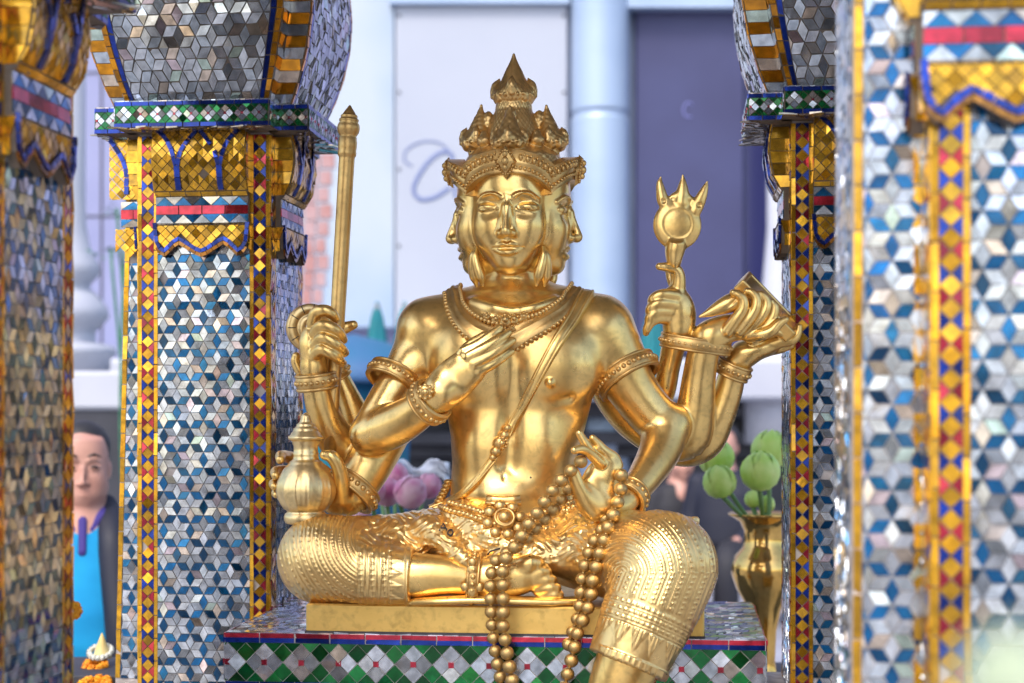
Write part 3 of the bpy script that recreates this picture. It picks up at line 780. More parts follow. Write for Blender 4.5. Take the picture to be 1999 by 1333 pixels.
# tiaras: a flaring relief band round each forehead
for q in range(4):
    M = face_axes(q); m = MB(); nu, nv = 49, 13; G = np.zeros((nv, nu, 3)); Bk = np.zeros((nv, nu, 3))
    def tp(u, v, h):
        au = abs(u); x = 0.081 * math.sin(u * 1.30) / math.sin(1.30); yy = 0.1185 - 0.0395 * au ** 2.2
        zl = 0.058 - 0.037 * au ** 2.1; zh = 0.103 - 0.030 * au ** 1.4; nx = nrm((x * 1.15, -(yy - .03), 0))
        return HA + M @ (np.array((x, -yy, zl + (zh - zl) * v)) + nx * (h + .008 * v)), x, yy, zl + (zh - zl) * v
    for j in range(nu):
        u = (j / (nu - 1)) * 2 - 1
        for i in range(nv):
            v = i / (nv - 1)
            h = .0034 * math.exp(-((v - .02) / .05) ** 2) + .0034 * math.exp(-((v - .45) / .05) ** 2) + .0030 * math.exp(-((v - .98) / .05) ** 2)
            G[i, j], x, yy, zz = tp(u, v, h); Bk[i, j] = HA + M @ np.array((x * .86, -yy + .022, zz))
    for k in range(25):
        m.sphere(tp(-.97 + k * .0808, .235, .001)[0], .0036, 8, 6)
    for k in range(17):
        u = -.96 + k * .12
        if abs(u) < .16: continue
        m.sphere(tp(u, .70, .001)[0], (.0044, .0044, .0066), 8, 6); m.sphere(tp(u, .70, .004)[0], (.002, .002, .003), 6, 5)
        m.sphere(tp(u + .06, .84, .001)[0], (.0028, .0028, .0036), 6, 5); m.sphere(tp(u + .06, .58, .001)[0], (.0022, .0022, .0022), 6, 5)
    m.grid(G, flip=True); m.grid(Bk)
    for A, Bb in ((G[0], Bk[0]), (Bk[-1], G[-1])): m.grid(np.stack((Bb, A)), smooth=False)
    for A, Bb in ((G[:, 0], Bk[:, 0]), (Bk[:, -1], G[:, -1])): m.grid(np.stack((A, Bb)), smooth=False)
    kite = [(0, .046), (.010, .060), (.021, .078), (.012, .093), (0, .108), (-.012, .093), (-.021, .078), (-.010, .060)]
    pt = lambda x, z, o: HA + M @ np.array((x, -(.1235 + .007 * (z - .05) / .05) - o, z))
    m.add([pt(x, z, -.004) for x, z in kite] + [pt(x * .72, .078 + (z - .078) * .74, .006) for x, z in kite] + [pt(0, .076, .009)],
          [(i, (i + 1) % 8, 8 + (i + 1) % 8, 8 + i) for i in range(8)] + [(8 + i, 8 + (i + 1) % 8, 16) for i in range(8)], 0, False)
    for k in range(20):
        a = k * math.pi / 10; m.sphere(pt(.0145 * math.sin(a), .076 + .022 * math.cos(a), .004), .0026, 6, 5)
    for z, r in ((.066, .0055), (.078, .007), (.091, .005)): m.sphere(pt(0, z, .008), (r, r * .8, r * 1.2), 8, 6)
    m.build('tiara', [G_ORN], statue, recalc=True)

# crown: brown sloping cap, ring of small spires, bulb and tall spire
K = Sdf()
zc = lambda y, Y=0: P(0, y, Y)[2]
def spire(cx, cy, yb, yt, r, tilt=(0, 0), n=4, ph=0.0):
    """fat bulb wrapped in broad petals, with a cone on top"""
    z0, z1 = zc(yb, cy), zc(yt, cy); h = z1 - z0; c = np.array((cx, cy, z0))
    K.ell(c + (0, 0, h * .24), (r * .98, r * .98, h * .27), 0.006)
    K.chain([c + (0, 0, h * .26), c + (tilt[0] * .5, tilt[1] * .5, h * .60), c + (tilt[0], tilt[1], h * .985)], (r * .92, r * .56, .0030), 0.004)
    K.chain([c + (0, 0, -h * .14), c + (0, 0, h * .1)], (r * .66, r * .74), 0.004)
    for k in range(n):
        a = 2 * math.pi * k / n + YAW - math.pi / 2 + ph; u = np.array((math.cos(a), math.sin(a), 0)); t = np.array((-math.sin(a), math.cos(a), 0)); R = np.stack((u, t, (0, 0, 1)), 1)
        K.ell(c + u * r * .72 + (0, 0, h * .20), (r * .46, r * .70, h * .20), 0.002, R)
        K.chain([c + u * r * 1.02 + (0, 0, h * .26), c + u * r * .98 + (0, 0, h * .40), c + u * r * .80 + (0, 0, h * .52)], (r * .30, r * .24, r * .06), 0.004)
        K.ell(c + u * r * 1.20 + (0, 0, h * .19), (r * .10, r * .16, h * .055), 0.002, R)
        for s in (-.36, -.18, .18, .36):
            w = u * math.cos(s * 1.6) + t * math.sin(s * 1.6)
            K.ell(c + w * r * 1.12 + (0, 0, h * (.14 + .12 * abs(s))), (r * .12, r * .12, h * .035), 0.002)
            K.ell(c + w * r * 1.04 + (0, 0, h * (.27 - .1 * abs(s))), (r * .10, r * .10, h * .03), 0.002)
        b = a + math.pi / n; w = np.array((math.cos(b), math.sin(b), 0))
        K.ell(c + w * r * .98 + (0, 0, h * .16), (r * .24, r * .24, h * .13), 0.003)
cxx = HA[0]
K.loft([zc(y) for y in (366, 344, 326, 310, 296, 280)], cxx, 0, np.array((84, 90, 96, 92, 76, 52)) * .001, np.array((84, 90, 96, 92, 76, 52)) * .001, np.array((84, 90, 96, 92, 76, 52)) * .001, 2.15, 0, ends=.004)
K.chain([(cxx, 0, zc(300)), (cxx, 0, zc(275)), (cxx, 0, zc(240)), (cxx, 0, zc(214))], np.array((66, 58, 46, 36)) * .001, 0.008)
for y, r in ((283, 62), (222, 38), (207, 33)): K.ell((cxx, 0, zc(y)), (r * .001, r * .001, .007), 0.002)
for q in range(4):
    M = face_axes(q); o = M @ np.array((0, -.070, 0)); t = M @ np.array((0, .006, 0))
    cc = HA + o; spire(cc[0], cc[1], 296, 205, .0290, (t[0], t[1]))
    o = M @ np.array((.050, -.050, 0)); cc = HA + o
    K.ell((cc[0], cc[1], zc(283)), (.016, .016, .013), 0.004); K.ell((cc[0], cc[1], zc(272)), (.009, .009, .010), 0.004)
    K.ell((cxx + M[0, 1] * -.05, M[1, 1] * -.05, zc(238)), (.012, .012, .022), 0.004)
spire(cxx, 0, 207, 105, .0355, (0, 0), 4, .0)
def chased(p, c=None, R=None):
    th = np.arctan2(p[:, 1], p[:, 0] - cxx); z = p[:, 2] - zc(300); m = np.clip((zc(158) - p[:, 2]) / .01, 0, 1)
    return (m * .0005 * np.cos(th * 34) * np.cos(z * 480)).astype(np.float32)
lo, hi = K.bounds(); K.add(chased, lo, hi, 0.0, 2)
K.mesh('crown', [G_CROWN], statue, 0.0017)
for q in range(4):
    M = face_axes(q); E = Sdf(); o = lambda x, y, z: HA + M @ np.array((x, y, z))
    E.chain([o(.064, -.066, -.078), o(.066, -.070, -.092), o(.062, -.071, -.112), o(.056, -.069, -.132), o(.052, -.066, -.149)], np.array((3.5, 7, 9.5, 10, 3.5)) * .001, 0)
    E.mesh('earring', [G_BODY], statue, 0.0014)
    if q in (0, 1):
        E = Sdf(); E.chain([o(-.064, -.066, -.078), o(-.066, -.070, -.092), o(-.062, -.071, -.112), o(-.056, -.069, -.132), o(-.052, -.066, -.149)], np.array((3.5, 7, 9.5, 10, 3.5)) * .001, 0)
        E.mesh('earring', [G_BODY], statue, 0.0014)

# things laid on the body surface
def lay(sdf, pts, n=8, off=0.0):
    c = catmull(np.asarray(pts, float), n); p, nn = sdf.hit(c[:, 0], c[:, 1])
    for _ in range(2):
        p[1:-1] = (p[:-2] + 2 * p[1:-1] + p[2:]) / 4; nn[1:-1] = (nn[:-2] + 2 * nn[1:-1] + nn[2:]) / 4
    return p + nn * off, nn
inn = [(900, 559), (903, 580), (917, 612), (947, 632), (985, 637), (1030, 622), (1075, 597), (1098, 580), (1114, 563)]
out_ = [(868, 572), (874, 606), (893, 642), (925, 668), (990, 688), (1040, 664), (1090, 633), (1124, 602), (1148, 575)]
pi, ni = lay(HB, inn, 10, .004); po, no = lay(HB, out_, 10, .003)
m = MB(); NV = 11; G = []
for i in range(NV):
    t = i / (NV - 1); row = catmull(np.array(inn), 10) * (1 - t) + catmull(np.array(out_), 10) * t
    p, nn = HB.hit(row[:, 0], row[:, 1]); p[1:-1] = (p[:-2] + 2 * p[1:-1] + p[2:]) / 4
    h = .0060 + .004 * math.sin(math.pi * t) ** .6 + .0022 * math.exp(-((t - .45) / .06) ** 2) - .0016 * math.exp(-((t - .62) / .05) ** 2) - .0016 * math.exp(-((t - .28) / .05) ** 2)
    G.append(p + nn * h)
G = np.array([pi - ni * .006] + G + [po - no * .006]); m.grid(G)
r = resample(pi + ni * .0065, .0078)
for k, c in enumerate(r):
    m.sphere(c, (.0044, .0048, .0050), 8, 6)
r = resample(po + no * .002, .0105)
for k, c in enumerate(r): m.sphere(c, (.0050, .0040, .0042), 8, 6)
m.build('necklace', [G_ORN], statue)
m = MB()
p, nn = HB.hit([985, 967, 1004, 950, 1022, 985, 972, 998], [634, 632, 630, 626, 622, 652, 646, 646])
for c, w, r in zip(p, nn, (13, 9.5, 9.5, 8, 8, 8, 6, 6)):
    m.sphere(c + w * .010, (r * .001, r * .0008, r * .001), 12, 8); m.sphere(c + w * (.012 + r * .0006), r * .0005, 8, 6)
    for k in range(8): m.sphere(c + w * .010 + np.array((math.cos(k * .785), -.1, math.sin(k * .785))) * r * .00105, r * .00028, 6, 5)
m.tube(lay(HB, [(945, 630), (985, 636), (1026, 626)], 6, .006)[0], .004, 6); m.build('necklace_pendant', [G_ORN], statue)
sash = [(1148, 578), (1125, 612), (1088, 668), (1053, 730), (1020, 795), (992, 842), (972, 880), (950, 912), (925, 946), (893, 974), (858, 990), (842, 998)]
ps, ns = lay(HB, sash, 8, .004)
m = MB(); w = np.interp(np.linspace(0, 1, len(ps)), (0, .1, .3, .55, .8, 1), (.016, .014, .0095, .007, .0085, .014))
m.tube(ps, w, 10, flat=(1, .75), up=ns)
side = np.cross(np.gradient(ps, axis=0), ns); side /= np.linalg.norm(side, axis=1)[:, None]
for s in (-.62, .62): m.tube(ps + ns * (w * .55)[:, None] + side * (w * s)[:, None], w * .24, 6, up=ns)
m.build('shoulder_sash', [G_BODY], statue)
m = MB()
p, nn = HB.hit([988, 981, 973, 966, 961], [836, 850, 865, 881, 892])
for c, w, r in zip(p, nn, (8, 10.5, 14.5, 11, 7)):
    m.sphere(c + w * .008, r * .001, 12, 8)
    if r > 14:
        m.sphere(c + w * .019, .0065, 10, 7)
        for k in range(10): m.sphere(c + w * .016 + np.array((math.cos(k * .628), 0, math.sin(k * .628))) * .0105, .0032, 6, 5)
m.build('sash_clasp', [G_ORN], statue)
# belt: buckle bar, flower and bead chains
m = MB()
for L in ([(862, 992), (900, 1003), (940, 1016), (965, 1024)], [(880, 984), (915, 994), (950, 1006), (970, 1014)], [(1006, 1014), (1040, 1006), (1080, 994), (1125, 976)], [(1008, 1026), (1045, 1018), (1085, 1006), (1130, 990)]):
    p, nn = lay(BC, L, 8, .004); r = resample(p, .0098)
    for c in r: m.sphere(c, (.0064, .0062, .0056), 8, 6)
    m.tube(p - nn * .003, .006, 6, up=nn)
m.build('belt_chain', [G_ORN], statue)
p, nn = BC.hit([983], [1022]); fc = p[0] + nn[0] * .006; fn = nrm(nn[0] + np.array((0, -1.2, 0))); fu = nrm(np.cross((0, 0, 1), fn)); fv = np.cross(fn, fu); FR = np.stack((fu, fv, fn), 1)
m = MB(); m.sphere(fc + fn * .004, (.022, .022, .012), 20, 10, FR); m.sphere(fc + fn * .016, (.0125, .0125, .010), 16, 10, FR)
m.tube([fc + fn * .014 + (fu * math.cos(a) + fv * math.sin(a)) * .0175 for a in np.linspace(0, 6.283, 33)[:-1]], .0028, 6, closed=True, up=fn)
for k in range(8):
    a = k * math.pi / 4 + .2; m.sphere(fc + (fu * math.cos(a) + fv * math.sin(a)) * .0305 + fn * .004, (.0115, .0115, .0085), 12, 8, FR)
m.build('belt_flower', [G_ORN], statue)
p, nn = HB.hit([950, 965, 983, 1001, 1016], [976, 978, 979, 978, 976]); m = MB()
m.tube(p + nn * .002 + np.array((0, -.004, 0)), .011, 10, flat=(1, .6), up=nn); m.tube(p + nn * .009 + np.array((0, -.004, -.002)), .0042, 8, up=nn)
m.build('belt_buckle', [G_ORN], statue)
m = MB()
p, nn = lay(HB, [(879, 940), (871, 958), (862, 975), (852, 992)], 6, .004)
for k, c in enumerate(resample(p, .0085)): m.sphere(c + np.array((-.004, 0, 0)), (.009, .010, .0055), 8, 6)
m.tube(p, .006, 6); m.build('hip_band', [G_ORN], statue); m = MB()
p, nn = lay(HB, [(1120, 940), (1126, 958), (1134, 975)], 6, .004)
for k, c in enumerate(resample(p, .0085)): m.sphere(c + np.array((.003, 0, 0)), (.009, .010, .0055), 8, 6)
m.tube(p, .006, 6)
m.build('hip_band', [G_ORN], statue)
def scrawl(Ls, w=.0015):                                           # scratched letters on the lap
    m = MB()
    for L in Ls:
        p, nn = HF.hit([a for a, b in L], [b for a, b in L]); m.tube(p + nn * .0012, w, 5, up=nn)
    m.build('scratched_letter', [INK], statue)
scrawl([[(858, 1036), (865, 1022), (872, 1036)], [(861, 1031), (870, 1031)]])
scrawl([[(879 + 5 * math.cos(a), 1040 + 6 * math.sin(a)) for a in np.linspace(0, 6.283, 12)]])
scrawl([[(952, 1082), (958, 1076), (966, 1073), (976, 1070)]])

# ------------------------------------------------------------------ what the hands hold (cast with the figure)
m = MB(); A, Bt = P(683, 205, -.03), P(644, 884, -.03); L = float(np.linalg.norm(A - Bt)); zx = nrm(A - Bt); xx = nrm(np.cross((0, 1, 0), zx)); RS = np.stack((xx, np.cross(zx, xx), zx), 1)
pr = [(679, 12.5), (560, 13), (420, 14.5), (300, 15.3), (105, 15.6), (101, 16), (99, 18), (94, 18.5), (88, 17.5), (84, 18.3), (72, 18.8), (69, 17.6), (64, 17.6), (62, 16), (58, 18), (53, 21), (46, 22.5), (39, 21.5), (33, 18), (31, 19.5), (28, 19.5), (27, 17.5), (23, 16), (22, 17), (19, 15), (18, 13), (14, 11), (10, 8.2), (5, 4.5), (1, 2.2), (0, .6)]
k = L / 679; m.lathe([(r * .00098, (679 - y) * k) for y, r in pr], Bt, 28, RS)
m.build('staff', [G_ORN], statue)
m = MB(); cx, cz = 606, 640
RD = axes((1, 0, .35)); fd = RD[:, 1] * -1
dc = P(cx, cz, .012); S0 = .00101
prof = [(11, -6), (11, 8), (13, 10), (25, 9), (27, 5), (29, 9), (44, 8), (47, 4), (47, -6)]
RL = np.stack((RD[:, 0], np.cross(fd, RD[:, 0]), fd), 1)
V = []; n = 56
for r, z in prof:
    for j in range(n):
        a = 2 * math.pi * j / n; V.append(dc + RL @ np.array((r * math.cos(a), r * math.sin(a), z)) * S0)
m.add(V, [(i * n + j, i * n + (j + 1) % n, ((i + 1) % len(prof)) * n + (j + 1) % n, ((i + 1) % len(prof)) * n + j) for i in range(len(prof)) for j in range(n)], 0, True)
m.build('disc', [G_POT], statue)
dk = MB()
for k in range(11):
    a = 2 * math.pi * k / 11 + .3; dk.tube([dc + RL @ np.array((r * math.cos(a), r * math.sin(a), 8.6)) * S0 for r in (30, 46)], .0010, 5)
dk.build('disc_groove', [INK], statue)
# water pot
m = MB(); pz = [(1022, 0.1), (1022, 36), (1020, 40), (1014, 42.5), (1008, 42.5), (1002, 40), (999, 36), (996, 38), (993, 43), (984, 49), (972, 55), (960, 57.5), (948, 57), (936, 54), (924, 48.5), (915, 43), (908, 37), (904, 33), (901, 32), (899, 28), (896, 25.5), (889, 24.5), (885, 25.5), (883, 24), (876, 23.5), (870, 24), (866, 26), (863, 26.5), (860, 28), (858, 33), (855, 35), (852, 34), (849, 30), (845, 28.5), (843, 26), (839, 24), (836, 23.5), (834, 20), (830, 18), (828, 18), (826, 14.5), (822, 11.5), (820, 11.5), (818, 9.8), (813, 9), (809, 6.5), (806, 2.5), (805, .2)]
Yp = -.105; ks = S(Yp); c0 = P(597, 1022, Yp)
ribs = lambda t, z: 1 + (.018 * (math.cos(t * 14) + .5 * math.cos(t * 28)) * max(0, 1 - ((z / ks - 58) / 42) ** 2) if 20 < z / ks < 96 else 0)
m.lathe([(r * ks, (1022 - y) * ks) for y, r in pz], c0, 112, None, 0, ribs); m.build('water_pot', [G_POT], statue)
# mirror on a stem with three flames
m = MB(); Ym = -.012; q = lambda x, y, o=0: P(x, y, Ym - o)
Mr = Sdf()
Mr.pchain([(1318, 560, .005, 9), (1317, 530, -.004, 10), (1316, 510, -.012, 15), (1317, 492, -.012, 19), (1320, 478, -.012, 20)], 0)
Mr.pchain([(1310, 640, .0, 10), (1316, 560, .003, 9)], 0.004)
cM = P(1322, 439, Ym); Mr.ell(cM, (.047, .013, .049), 0.004)
Mr.ell(cM + (0, -.020, 0.002), (.0385, .016, .0385), 0.002, op=-1); Mr.ell(cM + (0, -.002, 0.002), (.036, .010, .036), 0.003)
for pts in ([(1302, 404, Ym, 12), (1294, 390, Ym, 12), (1290, 372, Ym, 9.5), (1288, 357, Ym, 6.5), (1290, 345, Ym, 2)], [(1330, 396, Ym, 16), (1332, 380, Ym, 14), (1333, 360, Ym, 8.5), (1333, 341, Ym, 2)], [(1356, 412, Ym, 13), (1364, 396, Ym, 12.5), (1372, 378, Ym, 9.5), (1377, 365, Ym, 6), (1381, 354, Ym, 2)],
            [(1305, 398, Ym, 9), (1318, 384, Ym, 9), (1330, 382, Ym, 9)], [(1334, 382, Ym, 9), (1346, 390, Ym, 9), (1358, 402, Ym, 9)]):
    Mr.pchain(pts, 0.003, flat=((0, 1, 0), .7))
for x, y in ((1313, 388), (1349, 392), (1296, 392), (1366, 400)): Mr.ell(P(x, y, Ym - .011), (.0055, .006, .0065), 0.002, op=-1)
Mr.mesh('hand_mirror', [G_BODY], statue, 0.0017)
Cn = Sdf(); Cn.pchain([(1366, 618, -.03, 3), (1385, 610, -.03, 9), (1410, 598, -.03, 16), (1432, 590, -.028, 19), (1452, 592, -.022, 15)], 0)
Cn.pchain([(1436, 585, -.046, 3), (1420, 600, -.048, 3.5), (1400, 612, -.046, 3), (1380, 617, -.04, 2)], 0.003, op=-1)
Cn.mesh('conch', [G_BODY], statue, 0.0018)
Tb = Sdf(); e1 = nrm(D((1462, 537, .02), (1558, 636, .02))); e2 = nrm(np.array((.42, 1.0, .20))); e2 = nrm(e2 - e1 * np.dot(e1, e2)); e3 = np.cross(e1, e2); RT = np.stack((e1, e2, e3), 1)
tc = P(1498, 598, .025)
Tb.rbox(tc, (.074, .042, .014), .004, 0, RT)
Tb.rbox(tc - e3 * .0135 * np.sign(e3[2]), (.066, .035, .0025), .002, 0.0015, RT, -1)
Tb.rbox(tc + e3 * .0135 * np.sign(e3[2]), (.066, .035, .0025), .002, 0.0015, RT, -1)
Tb.mesh('tablet', [G_BODY], statue, 0.0018)
# prayer beads: two loops over the palm, hanging in front of the plinth
H1 = [(1134, 901), (1098, 935), (1084, 951), (1070, 969), (1058, 987), (1046, 1006), (1033, 1022), (1022, 1040), (1012, 1057), (998, 1076), (985, 1095), (981, 1120), (982, 1147), (982, 1173), (982, 1199), (982, 1223), (986, 1249), (990, 1275), (995, 1302), (1000, 1328), (1003, 1354)]
H2 = [(1111, 955), (1100, 971), (1085, 989), (1072, 1007), (1057, 1020), (1042, 1038), (1026, 1056), (1006, 1068), (986, 1082), (968, 1094), (960, 1116), (958, 1143), (958, 1168), (959, 1193), (960, 1218), (963, 1245), (966, 1270), (971, 1296), (976, 1320), (980, 1346)]
H3 = [(1213, 928), (1212, 953), (1207, 976), (1200, 998), (1190, 1020), (1183, 1043), (1175, 1066), (1168, 1091), (1161, 1116), (1156, 1140), (1153, 1165), (1146, 1191), (1135, 1216), (1126, 1241), (1121, 1267), (1115, 1291), (1108, 1316), (1102, 1342)]
H4 = [(1180, 1012), (1173, 1036), (1159, 1057), (1148, 1082), (1141, 1105), (1136, 1131), (1134, 1157), (1132, 1182), (1128, 1205), (1118, 1232), (1110, 1258)]
rr0 = RND.uniform; pb = MB(); beadpos = []
for H, base, dy in ((H1, -.262, 0), (H2, -.245, .012), (H3, -.268, 0), (H4, -.25, .012)):
    a = np.array(H, float); p, nn = BC.hit(a[:, 0], a[:, 1]); y0 = -.250 if H is H1 else (-.215 if H is H2 else (-.235 if H is H3 else -.21))
    Y = []
    for (x, y), h in zip(H, p):
        t = min(max((y - H[0][1]) / (1110 - H[0][1]), 0), 1); Y.append(min(y0 + (base - y0) * t, h[1] - .011 if h[1] < .0 else 9) if y < 1160 else base)
    Y = np.array(Y)
    for _ in range(3): Y[1:-1] = (Y[:-2] + 2 * Y[1:-1] + Y[2:]) / 4
    Wp = np.array([P(x, y, q) for (x, y), q in zip(H, Y)]); Wp = resample(catmull(Wp, 6), .0245 if dy == 0 else .0238); pb.tube(Wp, .0035, 6); beadpos += [(w, .0127 * rr0(.96, 1.04) if dy == 0 else .0121 * rr0(.95, 1.04)) for w in Wp]
cord = pb.build('prayer_beads', [G_BEAD], statue)
bm_ = MB(); bm_.sphere((0, 0, 0), (1, 1, .95), 20, 14); b0 = bm_.build('bead', [G_BEAD], cord)
for i, (w, r) in enumerate(beadpos):
    b = b0 if i == 0 else b0.copy()
    if i: COL.objects.link(b); b.parent = cord
    b.location = w; b.scale = (r, r, r); b.rotation_euler = (RND.uniform(-.5, .5), RND.uniform(-.5, .5), RND.uniform(0, 3))
# ------------------------------------------------------------------ mirror-glass mosaic
GLASS = tint_mat('mirror_glass_tiles'); GROUT = noisy('pale_grout', (0.42, 0.38, 0.36), (0.30, 0.26, 0.24), 40, (0.7, 0.9))
GROUTD = noisy('dark_grout', (0.16, 0.12, 0.09), (0.10, 0.08, 0.06), 40, (0.7, 0.9))
rr = RND.uniform
def c_silver():
    b = rr(.42, .84) if rr(0, 1) < .86 else rr(.26, .42); t = rr(0, 1)
    k = (.90, .96, 1.06) if t < .64 else ((.82, .92, 1.05) if t < .84 else ((1.05, .88, .74) if t < .92 else ((1.04, .86, .95) if t < .965 else (.80, 1.0, .90))))
    return (b * k[0], b * k[1], min(1, b * k[2]), rr(.08, .26))
def jit(c, a=.35, ro=(.08, .22)):
    k = rr(1 - a, 1 + a); return (c[0] * k, c[1] * k, c[2] * k, rr(*ro))
c_teal = lambda: jit((.008, .12, .30), .6)
c_gold = lambda: jit((.72, .38, .022), .38, (.08, .24))
c_amber = lambda: jit((.80, .33, .012), .35, (.08, .2))
c_royal = lambda: jit((.012, .045, .34), .4)
c_red = lambda: jit((.42, .025, .05), .4)
c_green = lambda: jit((.006, .15, .035), .6)
def clip(poly, u0, u1, v0, v1):
    for ax, lim, sg in ((0, u0, 1), (0, u1, -1), (1, v0, 1), (1, v1, -1)):
        out = []
        for i in range(len(poly)):
            a, b = poly[i - 1], poly[i]; da, db = (a[ax] - lim) * sg, (b[ax] - lim) * sg
            if (da >= 0) != (db >= 0):
                t = da / (da - db); out.append((a[0] + (b[0] - a[0]) * t, a[1] + (b[1] - a[1]) * t))
            if db >= 0: out.append(b)
        poly = out
        if len(poly) < 3: return None
    return poly
def area(p): return .5 * abs(sum(p[i - 1][0] * p[i][1] - p[i][0] * p[i - 1][1] for i in range(len(p))))
def tile(mb, poly, fr, col, th=.0022, gap=.0007, tilt=.045, base=0.0):
    """one glass tile: slightly tilted slab with its own colour"""
    if poly is None or area(poly) < 6e-6 or RND.random() < .006: return
    n = len(poly); s = sum(poly[i - 1][0] * poly[i][1] - poly[i][0] * poly[i - 1][1] for i in range(n))
    if s < 0: poly = poly[::-1]
    cu = sum(p[0] for p in poly) / n; cv = sum(p[1] for p in poly) / n
    q = []
    for u, v in poly:
        L = math.hypot(u - cu, v - cv) + 1e-9; k = max(.35, 1 - gap * 1.5 / L); q.append((cu + (u - cu) * k + RND.gauss(0, .00022), cv + (v - cv) * k + RND.gauss(0, .00022)))
    a, b = RND.gauss(0, tilt), RND.gauss(0, tilt)
    V = [fr(u, v, base + th + a * (u - cu) + b * (v - cv)) for u, v in q] + [fr(u, v, base - .001) for u, v in q]
    mb.add(V, [tuple(range(n))] + [(i, n + i, n + (i + 1) % n, (i + 1) % n) for i in range(n)], 1, False, col)
def p_star(u0, u1, v0, v1, L, ph=(0, 0), plain=False):
    """tumbling-block tiling: rhombs on the edges of a triangular lattice; blue between star classes 0 and 1"""
    cx, out = L * math.sqrt(3) / 2, []
    I0, I1 = int((u0 - ph[0]) / cx) - 2, int((u1 - ph[0]) / cx) + 2; J0, J1 = int((v0 - ph[1]) / L) - 2, int((v1 - ph[1]) / L) + 2
    pos = lambda i, j: (ph[0] + i * cx, ph[1] + (j + (i % 2) * .5) * L)
    for i in range(I0, I1 + 1):
        for j in range(J0, J1 + 1):
            a = pos(i, j); o = i % 2; q = j - (i - o) // 2; cls = (i + 2 * q + 0) % 3 if False else ((j * 1 + (i * 2 if False else 0)) % 3)
            for di, dj in ((0, 1), (1, o), (1, o - 1)):
                b = pos(i + di, j + dj); mx, my = (a[0] + b[0]) / 2, (a[1] + b[1]) / 2
                h = L / (2 * math.sqrt(3)); nx, ny = -(b[1] - a[1]) / L * h, (b[0] - a[0]) / L * h
                # axial coordinates give the three star classes
                ax = lambda i, j: (i, j - (i - (i % 2)) // 2)
                ka = (ax(i, j)[0] - ax(i, j)[1]) % 3; kb = (ax(i + di, j + dj)[0] - ax(i + di, j + dj)[1]) % 3
                out.append((clip([a, (mx + nx, my + ny), b, (mx - nx, my - ny)], u0, u1, v0, v1), (not plain) and {ka, kb} == {0, 1}))
    return out
def m_star(mb, u0, u1, v0, v1, L, fr, ph=(0, 0), plain=False, tilt=.035, warp=None, gap=.0007):
    for p, blue in p_star(u0, u1, v0, v1, L, ph, plain):
        tile(mb, p, fr, c_teal() if blue else c_silver(), tilt=tilt, gap=gap)
def m_diag(mb, u0, u1, v0, v1, s, fr, colf, keep=None, tilt=.05):
    """square tiles set on the diagonal"""
    nu, nv = int((u1 - u0) / s) + 2, int((v1 - v0) / s) + 2; cu = (u0 + u1) / 2
    for i in range(-nu, nu + 1):
        for j in range(0, 2 * nv + 2):
            u = cu + i * s / 2; v = v0 + j * s / 2
            if (i + j) % 2: continue
            if keep and not keep(u, v): continue
            tile(mb, clip([(u, v - s / 2), (u + s / 2, v), (u, v + s / 2), (u - s / 2, v)], u0, u1, v0, v1), fr, colf(), tilt=tilt)
def m_row(mb, u0, u1, v0, v1, n, fr, colf, vert=False, tilt=.03):
    for k in range(n):
        a, b = k / n, (k + 1) / n
        q = [(u0 + (u1 - u0) * a, v0), (u0 + (u1 - u0) * b, v0), (u0 + (u1 - u0) * b, v1), (u0 + (u1 - u0) * a, v1)] if not vert else [(u0, v0 + (v1 - v0) * a), (u1, v0 + (v1 - v0) * a), (u1, v0 + (v1 - v0) * b), (u0, v0 + (v1 - v0) * b)]
        tile(mb, q, fr, colf(), tilt=tilt)
def m_tri(mb, u0, u1, v0, v1, w, fr, up, dn):
    n = int(round((u1 - u0) / w)); w = (u1 - u0) / n
    for k in range(-1, n + 1):
        a = u0 + k * w
        tile(mb, clip([(a, v0), (a + w, v0), (a + w / 2, v1)], u0, u1, v0, v1), fr, up())
        tile(mb, clip([(a + w / 2, v1), (a + w, v0), (a + 1.5 * w, v1)], u0, u1, v0, v1), fr, dn())
def m_check(mb, u0, u1, v0, v1, fr, P_=None, u_ph=0.0):
    """green and silver lozenges with a red square in each silver flower"""
    H = v1 - v0; P_ = P_ or H; vc = (v0 + v1) / 2; q = P_ / 4; h = H / 4
    n0, n1 = int((u0 - u_ph) / q) - 2, int((u1 - u_ph) / q) + 3
    for i in range(n0, n1):
        for j in (-2, -1, 0, 1, 2):
            if (i + j) % 2 == 0: continue
            silver = (i % 4 == 0 and abs(j) == 1) or (i % 2 == 1 and j == 0)
            u, v = u_ph + i * q, vc + j * h
            p = clip([(u - q, v), (u, v - h), (u + q, v), (u, v + h)], u0, u1, v0, v1)
            tile(mb, p, fr, c_silver() if silver else c_green(), tilt=.05)
    for i in range(n0, n1):
        if i % 4 == 0:
            u = u_ph + i * q; s = P_ * .085
            tile(mb, clip([(u - s, vc - s), (u + s, vc - s), (u + s, vc + s), (u - s, vc + s)], u0, u1, v0, v1), fr, c_red(), base=.0016, tilt=.02)
def m_bar(mb, pts, w, fr, colf, seg=.018, base=.002, th=.004):
    """a raised line of little coloured tiles following a path in (u,v)"""
    c = resample(catmull(pts, 6) if len(pts) > 2 and seg < .03 else np.array(pts), seg)
    T_ = np.gradient(c, axis=0)
    for k in range(len(c) - 1):
        a, b = c[k], c[k + 1]; na = np.array((-T_[k][1], T_[k][0])); nb = np.array((-T_[k + 1][1], T_[k + 1][0]))
        na = na / (np.linalg.norm(na) + 1e-9) * w / 2; nb = nb / (np.linalg.norm(nb) + 1e-9) * w / 2
        tile(mb, [tuple(a - na), tuple(b - nb), tuple(b + nb), tuple(a + na)], fr, colf(), th, .0004, .03, base)
